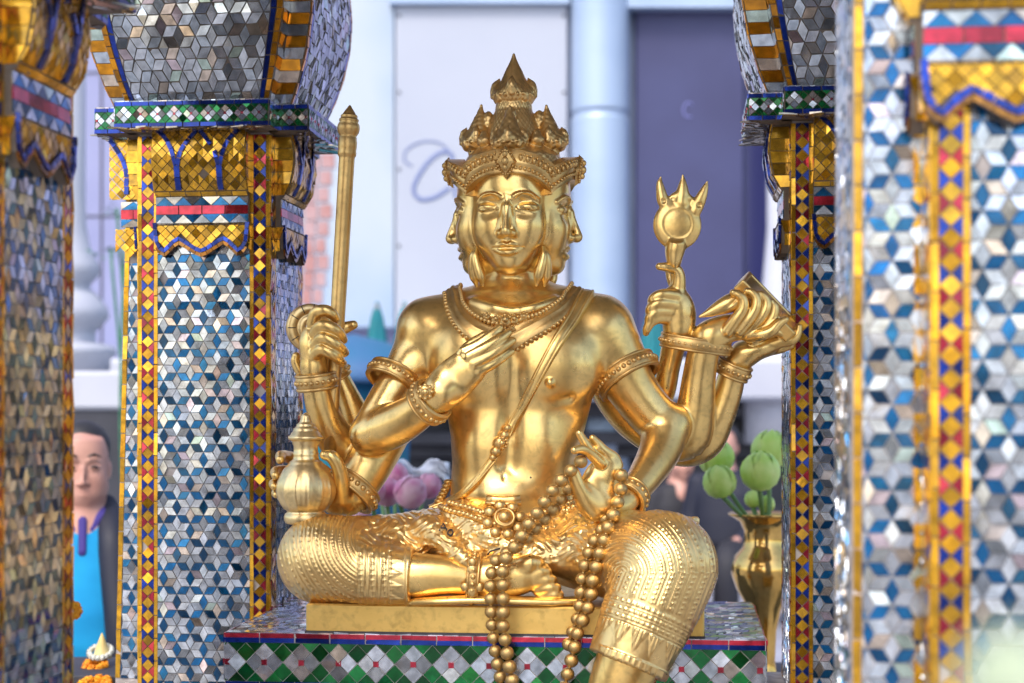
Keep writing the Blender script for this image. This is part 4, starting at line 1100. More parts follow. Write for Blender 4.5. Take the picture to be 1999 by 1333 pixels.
def m_strip(mb, u0, u1, v0, v1, fr, phase=0):
    """corner strip: gold lozenges, red and blue triangles, gold edging"""
    e = (u1 - u0) * .19; a, b = u0 + e, u1 - e; s = (b - a) * .98; n = int((v1 - v0) / s); s = (v1 - v0) / n; c = (a + b) / 2
    m_row(mb, u0, a, v0, v1, int((v1 - v0) / .052), fr, c_gold, True); m_row(mb, b, u1, v0, v1, int((v1 - v0) / .047), fr, c_gold, True)
    for k in range(n):
        y = v0 + (k + .5) * s
        tile(mb, [(c, y - s / 2), (b, y), (c, y + s / 2), (a, y)], fr, c_gold(), tilt=.05)
    for k in range(n + 1):
        y = v0 + k * s; cf = c_red if (k + phase) % 2 else c_royal
        for sx in (a, b): tile(mb, clip([(sx, y - s / 2), (sx, y + s / 2), (c, y)], a, b, v0, v1), fr, cf(), tilt=.05)

# ------------------------------------------------------------------ pillar (local frame: front = -y, z = height above the ground)
LOCAL[0] = True
PR = math.radians(-6)
HW, SW = .140, .042                       # half width, corner strip width
z_ = lambda y, d=3.35: ZC + (790 - y) * d / F
ZB, ZL, ZG0, ZG1, ZF0, ZF1, ZP0, ZP1, ZC0, ZC1, ZT = ZC - .60, z_(512), z_(508), z_(441), z_(437), z_(386), z_(383), z_(264), z_(250, 3.28), z_(200, 3.28), ZC + 1.02
def side(k):
    """frame of pillar side k: (u along the face, v height, w outwards) -> local xyz"""
    a = k * math.pi / 2; c, s = math.cos(a), math.sin(a)
    return lambda u, v, w: (c * u + s * (HW + w), s * u - c * (HW + w), v)
def capital(root, k, pw, out=0.0):
    """scalloped hem, frieze and lotus block on pillar side k"""
    f = side(k); f0 = f; f = lambda u, v, w: f0(u, v, w + out)
    zs = np.array([ZG1 - .006, ZG1, ZF0, ZF1, ZP0, ZP0 + .03, ZP0 + .075, ZP1 - .02, ZP1 + .012]); os_ = np.array([.012, .021, .012, .012, .018, .034, .042, .040, .034])
    ov = lambda v: float(np.interp(v, zs, os_)); g = lambda u, v, w: f(u, v, ov(v) + w); gl = lambda u, v, w: f(u, v, .017 + w)
    m = MB(); uu = np.linspace(-pw, pw, 5); m.grid(np.array([[f(u, z, o) for u in uu] for z, o in zip(zs, os_)]), 0, False)
    for u in (-pw, pw): m.grid(np.array([[f(u, z, -.002 - out), f(u, z, o)] for z, o in zip(zs, os_)]), 0, False)
    n = int(round(2 * pw / .096)); q = 2 * pw / n; zig = [(-pw, ZG1 - .004), (-pw + .004, ZG0 + .026)]
    for i in range(n):
        u = -pw + i * q; zig += [(u + .016 + (i > 0) * -.016, ZG0 + .006), (u + q * .5, ZG0 + .036)]
    zig += [(pw - .016, ZG0 + .006), (pw - .004, ZG0 + .026), (pw, ZG1 - .004)]
    bot = lambda u: float(np.interp(u, [p[0] for p in zig], [p[1] for p in zig]))
    us = sorted(set([p[0] for p in zig])); us = [u for u in us]
    for a, b in zip(us[:-1], us[1:]):
        if b - a > 1e-5: m.prism([(a, bot(a + 1e-6)), (b, bot(b - 1e-6)), (b, ZG1 - .002), (a, ZG1 - .002)], -.002 - out, .0165, f)
    m_diag(m, -pw, pw, ZG0, ZG1, .0215, gl, c_gold, lambda u, v: v > bot(u) + .011)
    c2 = np.array(zig[1:-1]); c2 = np.concatenate([[zig[0]], c2, [zig[-1]]]) + (0, .009)
    m_bar(m, resample(c2, .0135), .0085, gl, c_royal, .0135); m_bar(m, resample(c2[1:-1] - (0, .009), .0135), .0080, gl, lambda: jit((.34, .14, .02), .3), .0135, .001, .003)
    m_row(m, -pw, pw, ZG1 + .001, ZF0 - .001, int(pw * 90), g, c_gold); h = (ZF1 - ZF0) / 3
    m_tri(m, -pw, pw, ZF0, ZF0 + h, .0392, g, c_silver, c_teal); m_row(m, -pw, pw, ZF0 + h, ZF0 + 2 * h, int(pw * 50), g, c_red); m_tri(m, -pw, pw, ZF0 + 2 * h, ZF1, .0392, g, c_teal, c_silver)
    m_row(m, -pw, pw, ZF1 + .001, ZP0 + .006, int(pw * 70), g, c_gold); m_diag(m, -pw, pw, ZP0 + .008, ZP1 + .01, .0215, g, c_gold)
    for sg in (-1, 1):
        m_bar(m, [(sg * .0445, ZP0 + .008), (sg * .0445, ZP0 + .058)], .012, g, c_royal, .024)
        m_bar(m, [(sg * .0425, ZP0 + .058), (sg * .035, ZP0 + .088), (sg * .016, ZP1 - .012), (0, ZP1 + .008)], .009, g, c_royal, .016)
        m_bar(m, [(sg * .0465, ZP0 + .058), (sg * .055, ZP0 + .090), (sg * .070, ZP1 - .010), (sg * .088, ZP1 + .006)], .009, g, c_royal, .016)
        for z0, z1 in ((ZG0 + .02, ZG1), (ZP0 + .004, ZP1)):
            n = max(2, int((z1 - z0) / .021))
            for i in range(n):
                za, zb2 = z0 + (z1 - z0) * i / n, z0 + (z1 - z0) * (i + 1) / n
                tile(m, [(.001, za), (ov(za) - .001, za), (ov(zb2) - .001, zb2), (.001, zb2)], lambda a, v, w: f(sg * (pw + w), v, a), c_gold(), tilt=.06)
    return m.build('lotus_capital', [GROUTD, GLASS], root, True)
def side_wing(root, plain=False):
    wy = -HW + .06; m = MB(); w0, w1 = (.080, .078) if plain else (.071, .050)          # wider at the foot
    xl = lambda v: -HW - (w0 + (w1 - w0) * (v - ZB) / (ZG0 - ZB))
    G = np.array([[(xl(z), HW, z), (xl(z), wy, z), (-HW, wy, z)] for z in (ZB, ZC0)]); m.grid(G, 0, False)
    fw = lambda u, v, w: (-HW + (xl(v) + HW) * (1 - u), wy - w, v)
    def fw2(u, v, w): return (-HW + u, wy - w, v)
    for p, blue in p_star(-.105, -.002, ZB + .02, ZC0 if plain else ZG0, .0328, (-.035, ZB + .01)):
        if p is None: continue
        p = [(max(a, xl(v) + HW + .011), v) for a, v in p]
        tile(m, p, fw2, c_teal() if blue else c_silver())
    n = 22
    for i in range(n):
        za, zb2 = ZB + .02 + (ZC0 - ZB - .02) * i / n, ZB + .02 + (ZC0 - ZB - .02) * (i + 1) / n
        tile(m, [(xl(za) + HW, za), (xl(za) + HW + .010, za), (xl(zb2) + HW + .010, zb2), (xl(zb2) + HW, zb2)], fw2, c_gold())
        tile(m, [(-.011, za), (-.001, za), (-.001, zb2), (-.011, zb2)], fw2, c_gold())
    fs = lambda u, v, w: (xl(v) - w, u, v)
    for p, blue in p_star(wy + .03, HW - .03, ZB + .02, ZC0, .0328, (0, ZB + .01)):
        if p: tile(m, p[::-1], lambda u, v, w: fs(-u, v, w) if False else (xl(v) - w, -u + (wy + HW), v), c_teal() if blue else c_silver())
    if not plain:
        m_diag(m, -.066, -.002, ZG0 + .0, ZG1, .0215, lambda u, v, w: fw2(u, v, w + .012), c_gold, lambda u, v: v > ZG0 + .02 + .3 * abs(u + .034)); m_row(m, -.056, -.002, ZF0 + .017, ZF1 - .017, 2, lambda u, v, w: fw2(u, v, w + .006), c_red)
        m_tri(m, -.056, -.002, ZF1 - .017, ZF1, .04, lambda u, v, w: fw2(u, v, w + .006), c_teal, c_silver); m_tri(m, -.056, -.002, ZF0, ZF0 + .017, .04, lambda u, v, w: fw2(u, v, w + .006), c_silver, c_teal)
        m_diag(m, -.078, -.002, ZP0, ZP1, .0215, lambda u, v, w: fw2(u, v, w + .016), c_gold)
        m_bar(m, [(-.040, ZP0 + .01), (-.040, ZP0 + .06), (-.054, ZP0 + .095), (-.076, ZP1)], .010, lambda u, v, w: fw2(u, v, w + .016), c_royal)
    m.build('side_wing', [GROUT, GLASS], root, True)
def pillar_parts(root, wing):
    m = MB(); m.box((0, 0, (ZB + ZC0) / 2), (HW - .002, HW - .002, (ZC0 - ZB) / 2)); m.build('shaft', [GROUT], root)
    m = MB()
    m.box((0, 0, ZB / 2 - .05), (.235, .235, ZB / 2 - .05), bev=.01); m.box((0, 0, ZB - .07), (.215, .215, .045), bev=.015); m.box((0, 0, ZB - .012), (.185, .185, .030), bev=.01)
    for k in range(4):
        f = side(k)
        for zz, w, cf in ((ZB - .07, .0755, c_gold), (ZB - .012, .0455, c_royal)):
            m_row(m, -HW - w + .01, HW + w - .01, zz - .022, zz + .022, 16, lambda u, v, q, f=f, w=w: f(u, v, q + w), cf)
        m_diag(m, -.22, .22, ZB - .50, ZB - .13, .045, lambda u, v, q, f=f: f(u, v, q + .0955), c_gold)
    m.build('base', [GROUT, GLASS], root, True)
    for k in range(4):
        f = side(k); m = MB(); pw = HW - SW
        m_star(m, -pw, pw, ZB + .02, ZG0 + .03, .0328, f, (0, ZB + .01)); m.build('mosaic_panel', [GROUT, GLASS], root, True)
        for sg in (-1, 1):
            m = MB(); u0, u1 = (pw, HW) if sg > 0 else (-HW, -pw)
            m_strip(m, u0, u1, ZB + .02, ZC0 - .004, f, k + (sg > 0)); m.build('corner_strip', [GROUT, GLASS], root, True)
        capital(root, k, pw).data['side'] = k
        # cornice: an arm on every side
        cw, co = HW + .020, .085; m = MB()
        c0 = np.array(f(0, (ZC0 + ZC1) / 2, co / 2)); R_ = np.array([[f(1, 0, 0)[i] - f(0, 0, 0)[i] for i in range(3)], [f(0, 0, 1)[i] - f(0, 0, 0)[i] for i in range(3)], [0, 0, 1]]).T
        m.box(c0, (cw, co / 2 + .0, (ZC1 - ZC0) / 2), R_)
        m.add([f(u, z, o) for u, z, o in ((-cw, ZC0, co), (cw, ZC0, co), (cw * .72, ZP1 + .004, .036), (-cw * .72, ZP1 + .004, .036), (-cw, ZC0, 0), (cw, ZC0, 0))], [(0, 3, 2, 1), (0, 4, 3), (1, 2, 5)], 0, False)
        b = .0085; gc = lambda u, v, w: f(u, v, co + w)
        m_check(m, -cw + .002, cw - .002, ZC0 + b, ZC1 - b, gc, None, 0.0)
        m_row(m, -cw, cw, ZC1 - b, ZC1, 9, gc, c_royal); m_row(m, -cw, cw, ZC0, ZC0 + b, 9, gc, c_royal)
        for sg in (-1, 1):
            gs = (lambda u, v, w: f(cw + w, v, u)) if sg > 0 else (lambda u, v, w: f(-cw - w, v, u))
            m_check(m, .004, co, ZC0 + b, ZC1 - b, gs, None, .046); m_row(m, .004, co, ZC1 - b, ZC1, 3, gs, c_royal); m_row(m, .004, co, ZC0, ZC0 + b, 3, gs, c_royal)
        gt = lambda u, v, w: f(u, ZC1 + w, v)
        m_diag(m, -cw, cw, .0, co, .03, gt, c_silver)
        for j in range(3):
            za, zb2 = ZP1 + .004 + (ZC0 - ZP1 - .004) * j / 3, ZP1 + .004 + (ZC0 - ZP1 - .004) * (j + 1) / 3
            gu = lambda u, v, w: f(u * (.72 + .28 * (v - ZP1 - .004) / (ZC0 - ZP1 - .004)), v - w, .036 + (co - .036) * (v - ZP1 - .004) / (ZC0 - ZP1 - .004))
            m_row(m, -cw, cw, za, zb2, 12, gu, lambda: jit((.45, .36, .28), .3))
        m.build('cornice', [GROUTD, GLASS], root, True)
        # swelling lotus-bud top
        zb = np.array([ZC1, ZC1 + .05, ZC1 + .11, ZC1 + .18, ZC1 + .25, ZC1 + .32, ZT]); ob = np.array([.045, .066, .085, .098, .102, .096, .070]); wb = np.array([.148, .163, .178, .192, .198, .196, .180])
        bo = lambda v: float(np.interp(v, zb, ob)); bw = lambda v: float(np.interp(v, zb, wb)) / .198
        gb = lambda u, v, w: f(u * bw(v), v, bo(v) + w)
        m = MB(); G = np.array([[gb(u, z, 0) for u in np.linspace(-.198, .198, 5)] for z in np.linspace(ZC1, ZT, 16)]); m.grid(G, 0, False)
        for u in (-.198, .198): m.grid(np.array([[f(u * bw(z), z, -.10), gb(u, z, 0)] for z in np.linspace(ZC1, ZT, 16)]), 0, False)
        m_star(m, -.172, .172, ZC1 + .004, ZT, .0430, gb, (0.01, ZC1), True, .07, gap=.0010)
        for sg in (-1, 1):
            n = int((ZT - ZC1) / .022)
            for i in range(n):
                za, zb2 = ZC1 + (ZT - ZC1) * i / n, ZC1 + (ZT - ZC1) * (i + 1) / n
                for a, b2, cf in ((.173, .184, c_royal), (.185, .198, c_amber)):
                    if i % 2 and cf is c_royal: continue
                    z3 = zb2 if cf is c_amber else za + 2 * (zb2 - za)
                    q = [(sg * a, za), (sg * b2, za), (sg * b2, min(z3, ZT)), (sg * a, min(z3, ZT))]
                    tile(m, q, gb, cf(), tilt=.04)
                gs = (lambda a, v, w: f(.198 * bw(v) + w, v, a)) if sg > 0 else (lambda a, v, w: f(-.198 * bw(v) - w, v, a))
                tile(m, [(bo(za) - .044, za), (bo(za) - .001, za), (bo(zb2) - .001, zb2), (bo(zb2) - .044, zb2)], gs, (c_amber() if i % 2 else c_silver()), tilt=.06)
                tile(m, [(bo(za) - .100, za), (bo(za) - .046, za), (bo(zb2) - .046, zb2), (bo(zb2) - .100, zb2)], gs, c_silver(), tilt=.06)
        m.build('bud_top', [GROUTD, GLASS], root, True)
    m = MB(); m.box((0, 0, (ZC0 + ZT) / 2), (HW + .0, HW + .0, (ZT - ZC0) / 2)); m.build('core', [GROUTD], root)
    if wing: side_wing(root)
GRP = 'mirror mosaic pillars of the shrine'
def ploc(px_edge, d, left):
    """pillar whose front face corner shows at px_edge at depth d"""
    X = (px_edge - HX) / F * d; c, s = math.cos(PR), math.sin(PR)
    lx = -HW if left else HW; ly = -HW
    return (X - (c * lx - s * ly), d - D0 - (s * lx + c * ly), 0)
pil = thing('mosaic_pillar', 'mirror mosaic pillar in sharp focus beside the staff, left of the statue', 'pillar', ploc(527, 3.33, False), PR, GRP)
pillar_parts(pil, True)
p2 = dup(pil, 'mirror mosaic pillar just right of the tablet, half hidden by a nearer pillar'); p2.location = ploc(1545, 3.20, True)
for ch in [c for c in p2.children if c.name.startswith('side_wing')]: bpy.data.objects.remove(ch)
p3 = dup(pil, 'blurred near pillar at the left picture edge beside the man'); p3.location = ploc(-22, 2.03, False)
p4 = dup(pil, 'large blurred near pillar filling the right picture edge'); p4.location = ploc(1818, 1.78, True)
for ch in [c for c in p4.children if c.name.startswith(('side_wing', 'lotus_capital'))]:
    if ch.name.startswith('side_wing') or ch.data.get('side') == 0: bpy.data.objects.remove(ch)
side_wing(p4, True); capital(p4, 0, HW + .012, .006)
LOCAL[0] = False

# ------------------------------------------------------------------ pedestal and plinth slab
dv = np.array((math.sin(-PR), math.cos(-PR), 0)); rv = np.array((math.cos(PR), math.sin(PR), 0))
TOP = ZC - .4205
def solve(px, Y0=-.22):
    # distance along rv from the point under (967, front) to the front corner seen at px
    C0 = np.array(((967 - HX) / F * (Y0 + D0), Y0, 0)); a = (px - HX) / F
    t = (a * (C0[1] + D0) - C0[0]) / (rv[0] - a * rv[1]); return C0, t
C0, tl = solve(439); _, tr = solve(1495); cc = C0 + rv * (tl + tr) / 2; hw = (tr - tl) / 2; DEP = .56
ped = thing('mosaic_pedestal', 'low mosaic pedestal with green and silver lozenges under the golden statue', 'pedestal', (float(cc[0] + dv[0] * DEP / 2), float(cc[1] + dv[1] * DEP / 2), 0), PR)
LOCAL[0] = True
fP = lambda u, v, w: (u, -DEP / 2 - w, v)
m = MB(); m.box((0, 0, TOP / 2 - .001), (hw, DEP / 2, TOP / 2 - .001)); m.build('block', [GROUT], ped)
m = MB(); b = .0090
cr = lambda: jit((.60, .035, .07), .3, (.15, .3))
zz = TOP; m_row(m, -hw, hw, zz - b, zz - .0005, 15, fP, cr); m_row(m, -hw, hw, zz - 2 * b, zz - b, 15, fP, c_royal); zz -= 2 * b
m_check(m, -hw, hw, zz - .0715, zz, fP, .0695, -hw + .0695 * .08); zz -= .0715
m_row(m, -hw, hw, zz - b, zz, 15, fP, c_royal); m_row(m, -hw, hw, zz - 2 * b, zz - b, 15, fP, cr); zz -= 2 * b
m_star(m, -hw, hw, zz - .5, zz, .04, fP); m.build('front_mosaic', [GROUT, GLASS], ped, True)
for sg in (-1, 1):
    m = MB(); fs = (lambda u, v, w: (hw + w, u, v)) if sg > 0 else (lambda u, v, w: (-hw - w, -u, v))
    m_row(m, -DEP / 2, DEP / 2, TOP - b, TOP, 8, fs, cr); m_row(m, -DEP / 2, DEP / 2, TOP - 2 * b, TOP - b, 8, fs, c_royal); m_check(m, -DEP / 2, DEP / 2, TOP - .0895, TOP - 2 * b, fs, .0695)
    m.build('side_mosaic', [GROUT, GLASS], ped, True)
m = MB()
for i in range(23):                                               # top: rows of small silver glass bricks
    v0 = -DEP / 2 + DEP * i / 23
    for k in range(34):
        u0 = -hw + (k + (i % 2) * .5) * 2 * hw / 34; tile(m, clip([(u0, v0), (u0 + 2 * hw / 34, v0), (u0 + 2 * hw / 34 + .006, v0 + DEP / 23), (u0 + .006, v0 + DEP / 23)], -hw, hw, -DEP / 2, DEP / 2), lambda u, v, w: (u, v, TOP - .0015 + w), c_silver(), tilt=.05)
m.build('top_mosaic', [GROUT, GLASS], ped, True)
LOCAL[0] = False
# gilded slab, cast with the statue
e0 = C0 + dv * .010
def sol2(px): a = (px - HX) / F; return (a * (e0[1] + D0) - e0[0]) / (rv[0] - a * rv[1])
sl, sr = sol2(597), sol2(1375); R6 = np.stack((rv, dv, (0, 0, 1)), 1)
m = MB(); hz = .0262; m.box(e0 + rv * (sl + sr) / 2 + dv * .24 + np.array((0, 0, TOP + .0012 + hz)), ((sr - sl) / 2, .24, hz), R6, bev=.003)
m.build('base_slab', [G_SLAB], statue)
m = MB(); m.box(e0 + rv * (sl + sr) / 2 + dv * .24 + np.array((0, 0, TOP + .0018)), ((sr - sl) / 2 + .0015, .2425, .0022), R6); m.build('mortar_seam', [INK], statue)
m = MB(); m.tube(catmull([P(x, y, Y) + np.array((0, 0, 0.0)) for x, y, Y in ((805, 1174, -.185), (860, 1172, -.20), (930, 1170, -.205), (1010, 1172, -.205), (1090, 1174, -.20), (1140, 1172, -.19))], 6), .016, 8, flat=(1.6, .55), up=(0, 0, 1)); m.build('foot_mound', [G_BODY], statue)
# ------------------------------------------------------------------ setting
def at(px, py, d): return P(px, py, d - D0)
PAVE = noisy('stone_paving', (0.29, 0.285, 0.285), (0.20, 0.198, 0.20), 3.0, (0.6, 0.8), bump=0.2)
m = MB(); m.add([(-150, -150, 0), (150, -150, 0), (150, 150, 0), (-150, 150, 0)], [(0, 1, 2, 3)], 0, False); g = m.build('ground', [PAVE]); g['kind'] = 'structure'
LILAC = noisy('lilac_render', (0.259, 0.274, 0.446), (0.223, 0.238, 0.403), 1.2, (0.6, 0.8), bump=0.1)
WHITEP = noisy('white_paint', (0.446, 0.461, 0.518), (0.403, 0.418, 0.490), 2.0, (0.4, 0.6))
STEEL = noisy('pale_cladding', (0.34, 0.43, 0.58), (0.29, 0.38, 0.53), 1.5, (0.35, 0.5), 0.25)
PANEL = noisy('printed_white_sheet', (0.375, 0.405, 0.480), (0.350, 0.380, 0.460), 0.8, (0.5, 0.6))
PURPLE = noisy('printed_violet_sheet', (0.042, 0.047, 0.135), (0.035, 0.038, 0.112), 1.4, (0.45, 0.6))
NAVY = mat('navy_glass', (0.02, 0.022, 0.09), 0.25)
SKYP = noisy('printed_sky_sheet', (0.238, 0.338, 0.490), (0.403, 0.461, 0.533), 0.55, (0.5, 0.6), lo=0.35, hi=0.62, detail=3)
DARK = noisy('dark_and_shaded_stone', (0.036, 0.037, 0.050), (0.025, 0.027, 0.036), 3.0, (0.5, 0.7))  # own colour of the dark things; on the shop base it is painted shade
INKP = mat('printed_ink', (0.16, 0.20, 0.38), 0.6)
TERRA = noisy('printed_roof_tiles', (0.374, 0.173, 0.158), (0.432, 0.302, 0.317), 3.0, (0.5, 0.6))
FD = 13.0; fs_ = FD / F
def fbox(mb, x0, x1, y0, y1, d0, d1, mat=0, bev=0.0):
    """box whose front face fills photo pixels x0..x1, y0..y1 at distance d0"""
    a, b = at(x0, y1, d0), at(x1, y0, d0)
    mb.box(((a[0] + b[0]) / 2, (d0 + d1) / 2 - D0, (a[2] + b[2]) / 2), ((b[0] - a[0]) / 2, (d1 - d0) / 2, (b[2] - a[2]) / 2), None, mat, bev)
shop = thing('shop_building', 'tall lilac shop building with big printed sheets and a round pale column', 'building', tuple(at(1000, 790, FD) * np.array((1, 1, 0))))
m = MB(); fbox(m, -900, 2900, -1500, 775, FD + .25, FD + 6); m.build('wall', [LILAC], shop)
for y in (140, 420):
    m = MB(); fbox(m, -900, 2900, y, y + 4, FD + .245, FD + .26); m.build('joint', [DARK], shop)
for x in (196, 470):
    m = MB(); fbox(m, x, x + 4, -1500, 690, FD + .244, FD + .26); m.build('joint', [DARK], shop)
m = MB(); fbox(m, -900, 2900, 700, 782, FD - .9, FD + .22, 0, .03); m.build('ledge', [WHITEP], shop)
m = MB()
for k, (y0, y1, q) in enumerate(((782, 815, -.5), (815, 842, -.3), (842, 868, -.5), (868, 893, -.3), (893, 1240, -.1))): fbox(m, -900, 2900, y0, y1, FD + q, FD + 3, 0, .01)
m.build('shaded_base', [DARK], shop)  # shade of the shopfront recess put into the near-black colour
m = MB(); fbox(m, 772, 1108, -500, 640, FD - .05, FD + .24, 0, .01); pan = m.build('white_sheet', [PANEL], shop)
for x in (779, 1101):
    for y in (30, 180, 330, 480): m = MB(); m.sphere(at(x, y, FD - .055), .012, 8, 6); m.build('eyelet', [DARK], pan)
m = MB()
def stroke(L, d, w, mb):
    mb.tube(np.array([at(x, y, d) for x, y in catmull(L, 8)]), w * fs_, 6, flat=(1, .12), up=(0, -1, 0))
dS = FD - .056
stroke([(884, 318), (880, 300), (862, 297), (838, 314), (816, 345), (807, 372), (822, 389), (850, 384), (878, 366)], dS, 4.0, m)
stroke([(884, 304), (860, 280), (826, 276), (796, 290), (789, 312), (804, 324)], dS, 1.8, m); m.build('printed_letter', [INKP], pan)
m = MB(); stroke([(918, 352), (900, 350), (888, 364), (890, 382), (904, 384), (918, 366), (922, 350), (914, 384), (926, 386)], dS, 3.2, m); m.build('printed_letter', [INKP], pan)
m = MB(); fbox(m, 560, 770, -500, 640, FD - .03, FD + .24, 0, .01); sk = m.build('sky_sheet', [SKYP], shop)
m = MB()
for k in range(9):
    y = 300 + k * 33; x1 = 655 - 4 * (k % 3) - 2 * k
    for j in range(3): fbox(m, 566 + j * (x1 - 566) / 3 + 2, 566 + (j + 1) * (x1 - 566) / 3 - 2, y, y + 27 + (j % 2) * 3, FD - .042 - .004 * (j % 2), FD - .031)
m.build('printed_tile_stack', [TERRA], sk)
m = MB(); c = at(1172, 0, FD - .1); c[2] = 0
zr_ = lambda y: ZC + (790 - y) * fs_; R56 = 56 * fs_; R52 = 52.5 * fs_
m.lathe([(R56, 0), (R56, .03), (R56, zr_(242)), (R56, zr_(237)), (R52, zr_(235.5)), (R52, zr_(233)), (R52, zr_(228)), (R52, zr_(225.5)), (R56, zr_(224)), (R56, zr_(219)), (R56, 8.7), (R56, 8.8)], c, 40)
m.build('round_column', [STEEL], shop)
m = MB(); fbox(m, 1108, 1242, -500, 640, FD + .05, FD + .24); m.build('grey_panel', [noisy('grey_panel', (0.30, 0.36, 0.50), (0.26, 0.31, 0.45), 1.5)], shop)
m = MB(); fbox(m, 1241, 1452, 18, 690, FD - .05, FD + .24, 0, .01); vio = m.build('violet_sheet', [PURPLE], shop)
m = MB(); stroke([(1352, 204), (1342, 200), (1334, 212), (1338, 226), (1350, 228)], dS, 1.6, m); m.build('printed_mark', [mat('pale_violet_ink', (0.17, 0.18, 0.44), 0.6)], vio)
m = MB(); fbox(m, 1225, 1700, -20, 14, FD - .2, FD + .2); fbox(m, 760, 1112, -60, 6, FD - .12, FD + .1); m.build('beam', [STEEL], shop)
m = MB(); fbox(m, 1453, 1506, 60, 560, FD - .02, FD + .24); m.build('dark_window', [NAVY], shop)
m = MB(); c = at(1520, 0, FD - .5); c[2] = 0
m.lathe([(64 * fs_, 1.5), (64 * fs_, ZC + (790 - 690) * fs_), (52 * fs_, ZC + (790 - 672) * fs_), (44 * fs_, ZC + (790 - 640) * fs_), (30 * fs_, ZC + (790 - 560) * fs_), (22 * fs_, ZC + (790 - 460) * fs_), (21 * fs_, ZC + 5)], c, 32); m.build('white_column', [WHITEP], shop)
# white balustrade post with moulded foot, left
d = 9.5; k = d / F; c = at(128, 790, d); c[2] = 0; z = lambda y: ZC + (790 - y) * k
post = thing('white_post', 'white round post with a moulded foot on a square plinth, beyond the blurred left pillar', 'post', (float(c[0]), float(c[1]), 0))
m = MB(); m.lathe([(40 * k, z(-400)), (38 * k, z(380)), (40 * k, z(440)), (48 * k, z(488)), (64 * k, z(515)), (66 * k, z(535)), (50 * k, z(552)), (46 * k, z(562)), (62 * k, z(575)), (80 * k, z(600)), (84 * k, z(618)), (70 * k, z(635)), (58 * k, z(646)), (58 * k, z(668)), (95 * k, z(676)), (99 * k, z(690)), (86 * k, z(700)), (84 * k, z(726))][::-1], c, 40); m.build('shaft', [WHITEP], post)
m = MB(); fbox(m, 0, 250, 724, 800, d - .33, d + .5, 0, .02); m.build('plinth', [WHITEP], post)
m = MB(); fbox(m, 0, 260, 800, 1330, d - .30, d + .6); m.build('dark_foot', [DARK], post)  # dark block below the plinth
# leafy sprigs behind the left pillar
LEAF = noisy('leaf', (0.02, 0.13, 0.07), (0.05, 0.20, 0.09), 20, (0.35, 0.5))
pl = thing('potted_bamboo', 'thin leafy plant behind the white post', 'plant', tuple(at(232, 790, 8.8) * np.array((1, 1, 0))))
m = MB(); b0 = at(250, 790, 8.8); b0[2] = 0
stems = []
for k_ in range(3):
    L = [b0 + (k_ * .03, .02 * k_, 0), b0 + (.02 - .03 * k_, 0, 1.6), at((228, 216, 250)[k_], (408, 490, 330)[k_], 8.8)]; c_ = catmull(L, 6); m.tube(c_, .008, 6); stems.append(c_)
m.build('stem', [LEAF], pl)
m = MB()
for c_ in stems:
    for k_ in range(26):
        p = c_[-1] + np.array((RND.gauss(0, .06), RND.gauss(0, .06), RND.gauss(0, .022))); a = RND.uniform(0, 6.28); u = np.array((math.cos(a), math.sin(a), rr(-.6, .1))) * rr(.03, .055); w = np.cross(u, (0, 0, 1)) * .28
        m.add([p, p + u * .5 + w, p + u, p + u * .5 - w], [(0, 1, 2, 3)], 0, False)
m.build('leaves', [LEAF], pl)

# ------------------------------------------------------------------ blue tent and folded teal parasols beyond the statue
TEAL = noisy('teal_canvas', (0.0, 0.14, 0.17), (0.0, 0.19, 0.24), 4, (0.6, 0.8)); BLUE = noisy('blue_canvas', (0.035, 0.105, 0.25), (0.01, 0.12, 0.22), 1.6, (0.55, 0.75))
POLE = mat('grey_pole', (0.3, 0.3, 0.32), 0.4, 0.6)
def parasol(px, py_top, py_bot, wpx, d, label):
    k = d / F; c = at(px, 0, d); c[2] = 0; t = thing('folded_parasol', label, 'parasol', (float(c[0]), float(c[1]), 0), 0, 'folded teal parasols'); z = lambda y: ZC + (790 - y) * k
    m = MB(); m.lathe([(.02, 0), (.02, z(py_top) - .02)], c, 10); m.build('pole', [POLE], t)
    m = MB(); H = z(py_top) - z(py_bot)
    m.lathe([(wpx * k * r, z(py_bot) + H * h) for r, h in ((.9, 0), (1.0, .05), (.9, .3), (.62, .62), (.36, .85), (.10, .985), (.02, 1))], c, 40, None, 0, lambda a, zz: 1 + .14 * math.cos(8 * a)); m.build('canopy', [TEAL], t)
parasol(736, 588, 800, 30, 10.2, 'folded teal parasol nearest the golden staff'); parasol(790, 588, 800, 30, 10.5, 'folded teal parasol just left of the statue\'s shoulder')
parasol(1275, 585, 760, 30, 10.8, 'folded teal parasol seen under the hand with the mirror')
c = at(690, 0, 9.0); c[2] = 0; k = 9.0 / F; z = lambda y: ZC + (790 - y) * k
tent = thing('market_tent', 'blue market tent with a domed roof behind the staff', 'tent', (float(c[0]), float(c[1]), 0))
m = MB(); m.lathe([(150 * k, z(748)), (154 * k, z(738)), (140 * k, z(712)), (104 * k, z(686)), (60 * k, z(666)), (12 * k, z(655)), (0.001, z(652))], c, 40); m.build('roof', [BLUE], tent)
m = MB(); m.lathe([(100 * k, z(1010)), (104 * k, z(880)), (108 * k, z(740))], c, 60, None, 0, lambda a, zz: 1 + .05 * math.cos(18 * a)); m.build('curtain', [noisy('blue_teal_canvas', (0.0, 0.12, 0.17), (0.01, 0.09, 0.28), 2.2, (0.6, 0.8), lo=.42, hi=.58)], tent)
for a in (.8, 2.4, 3.9, 5.5):
    m = MB(); m.lathe([(.02, 0), (.02, z(742))], c + np.array((math.cos(a), math.sin(a), 0)) * 96 * k, 8); m.build('pole', [POLE], tent)

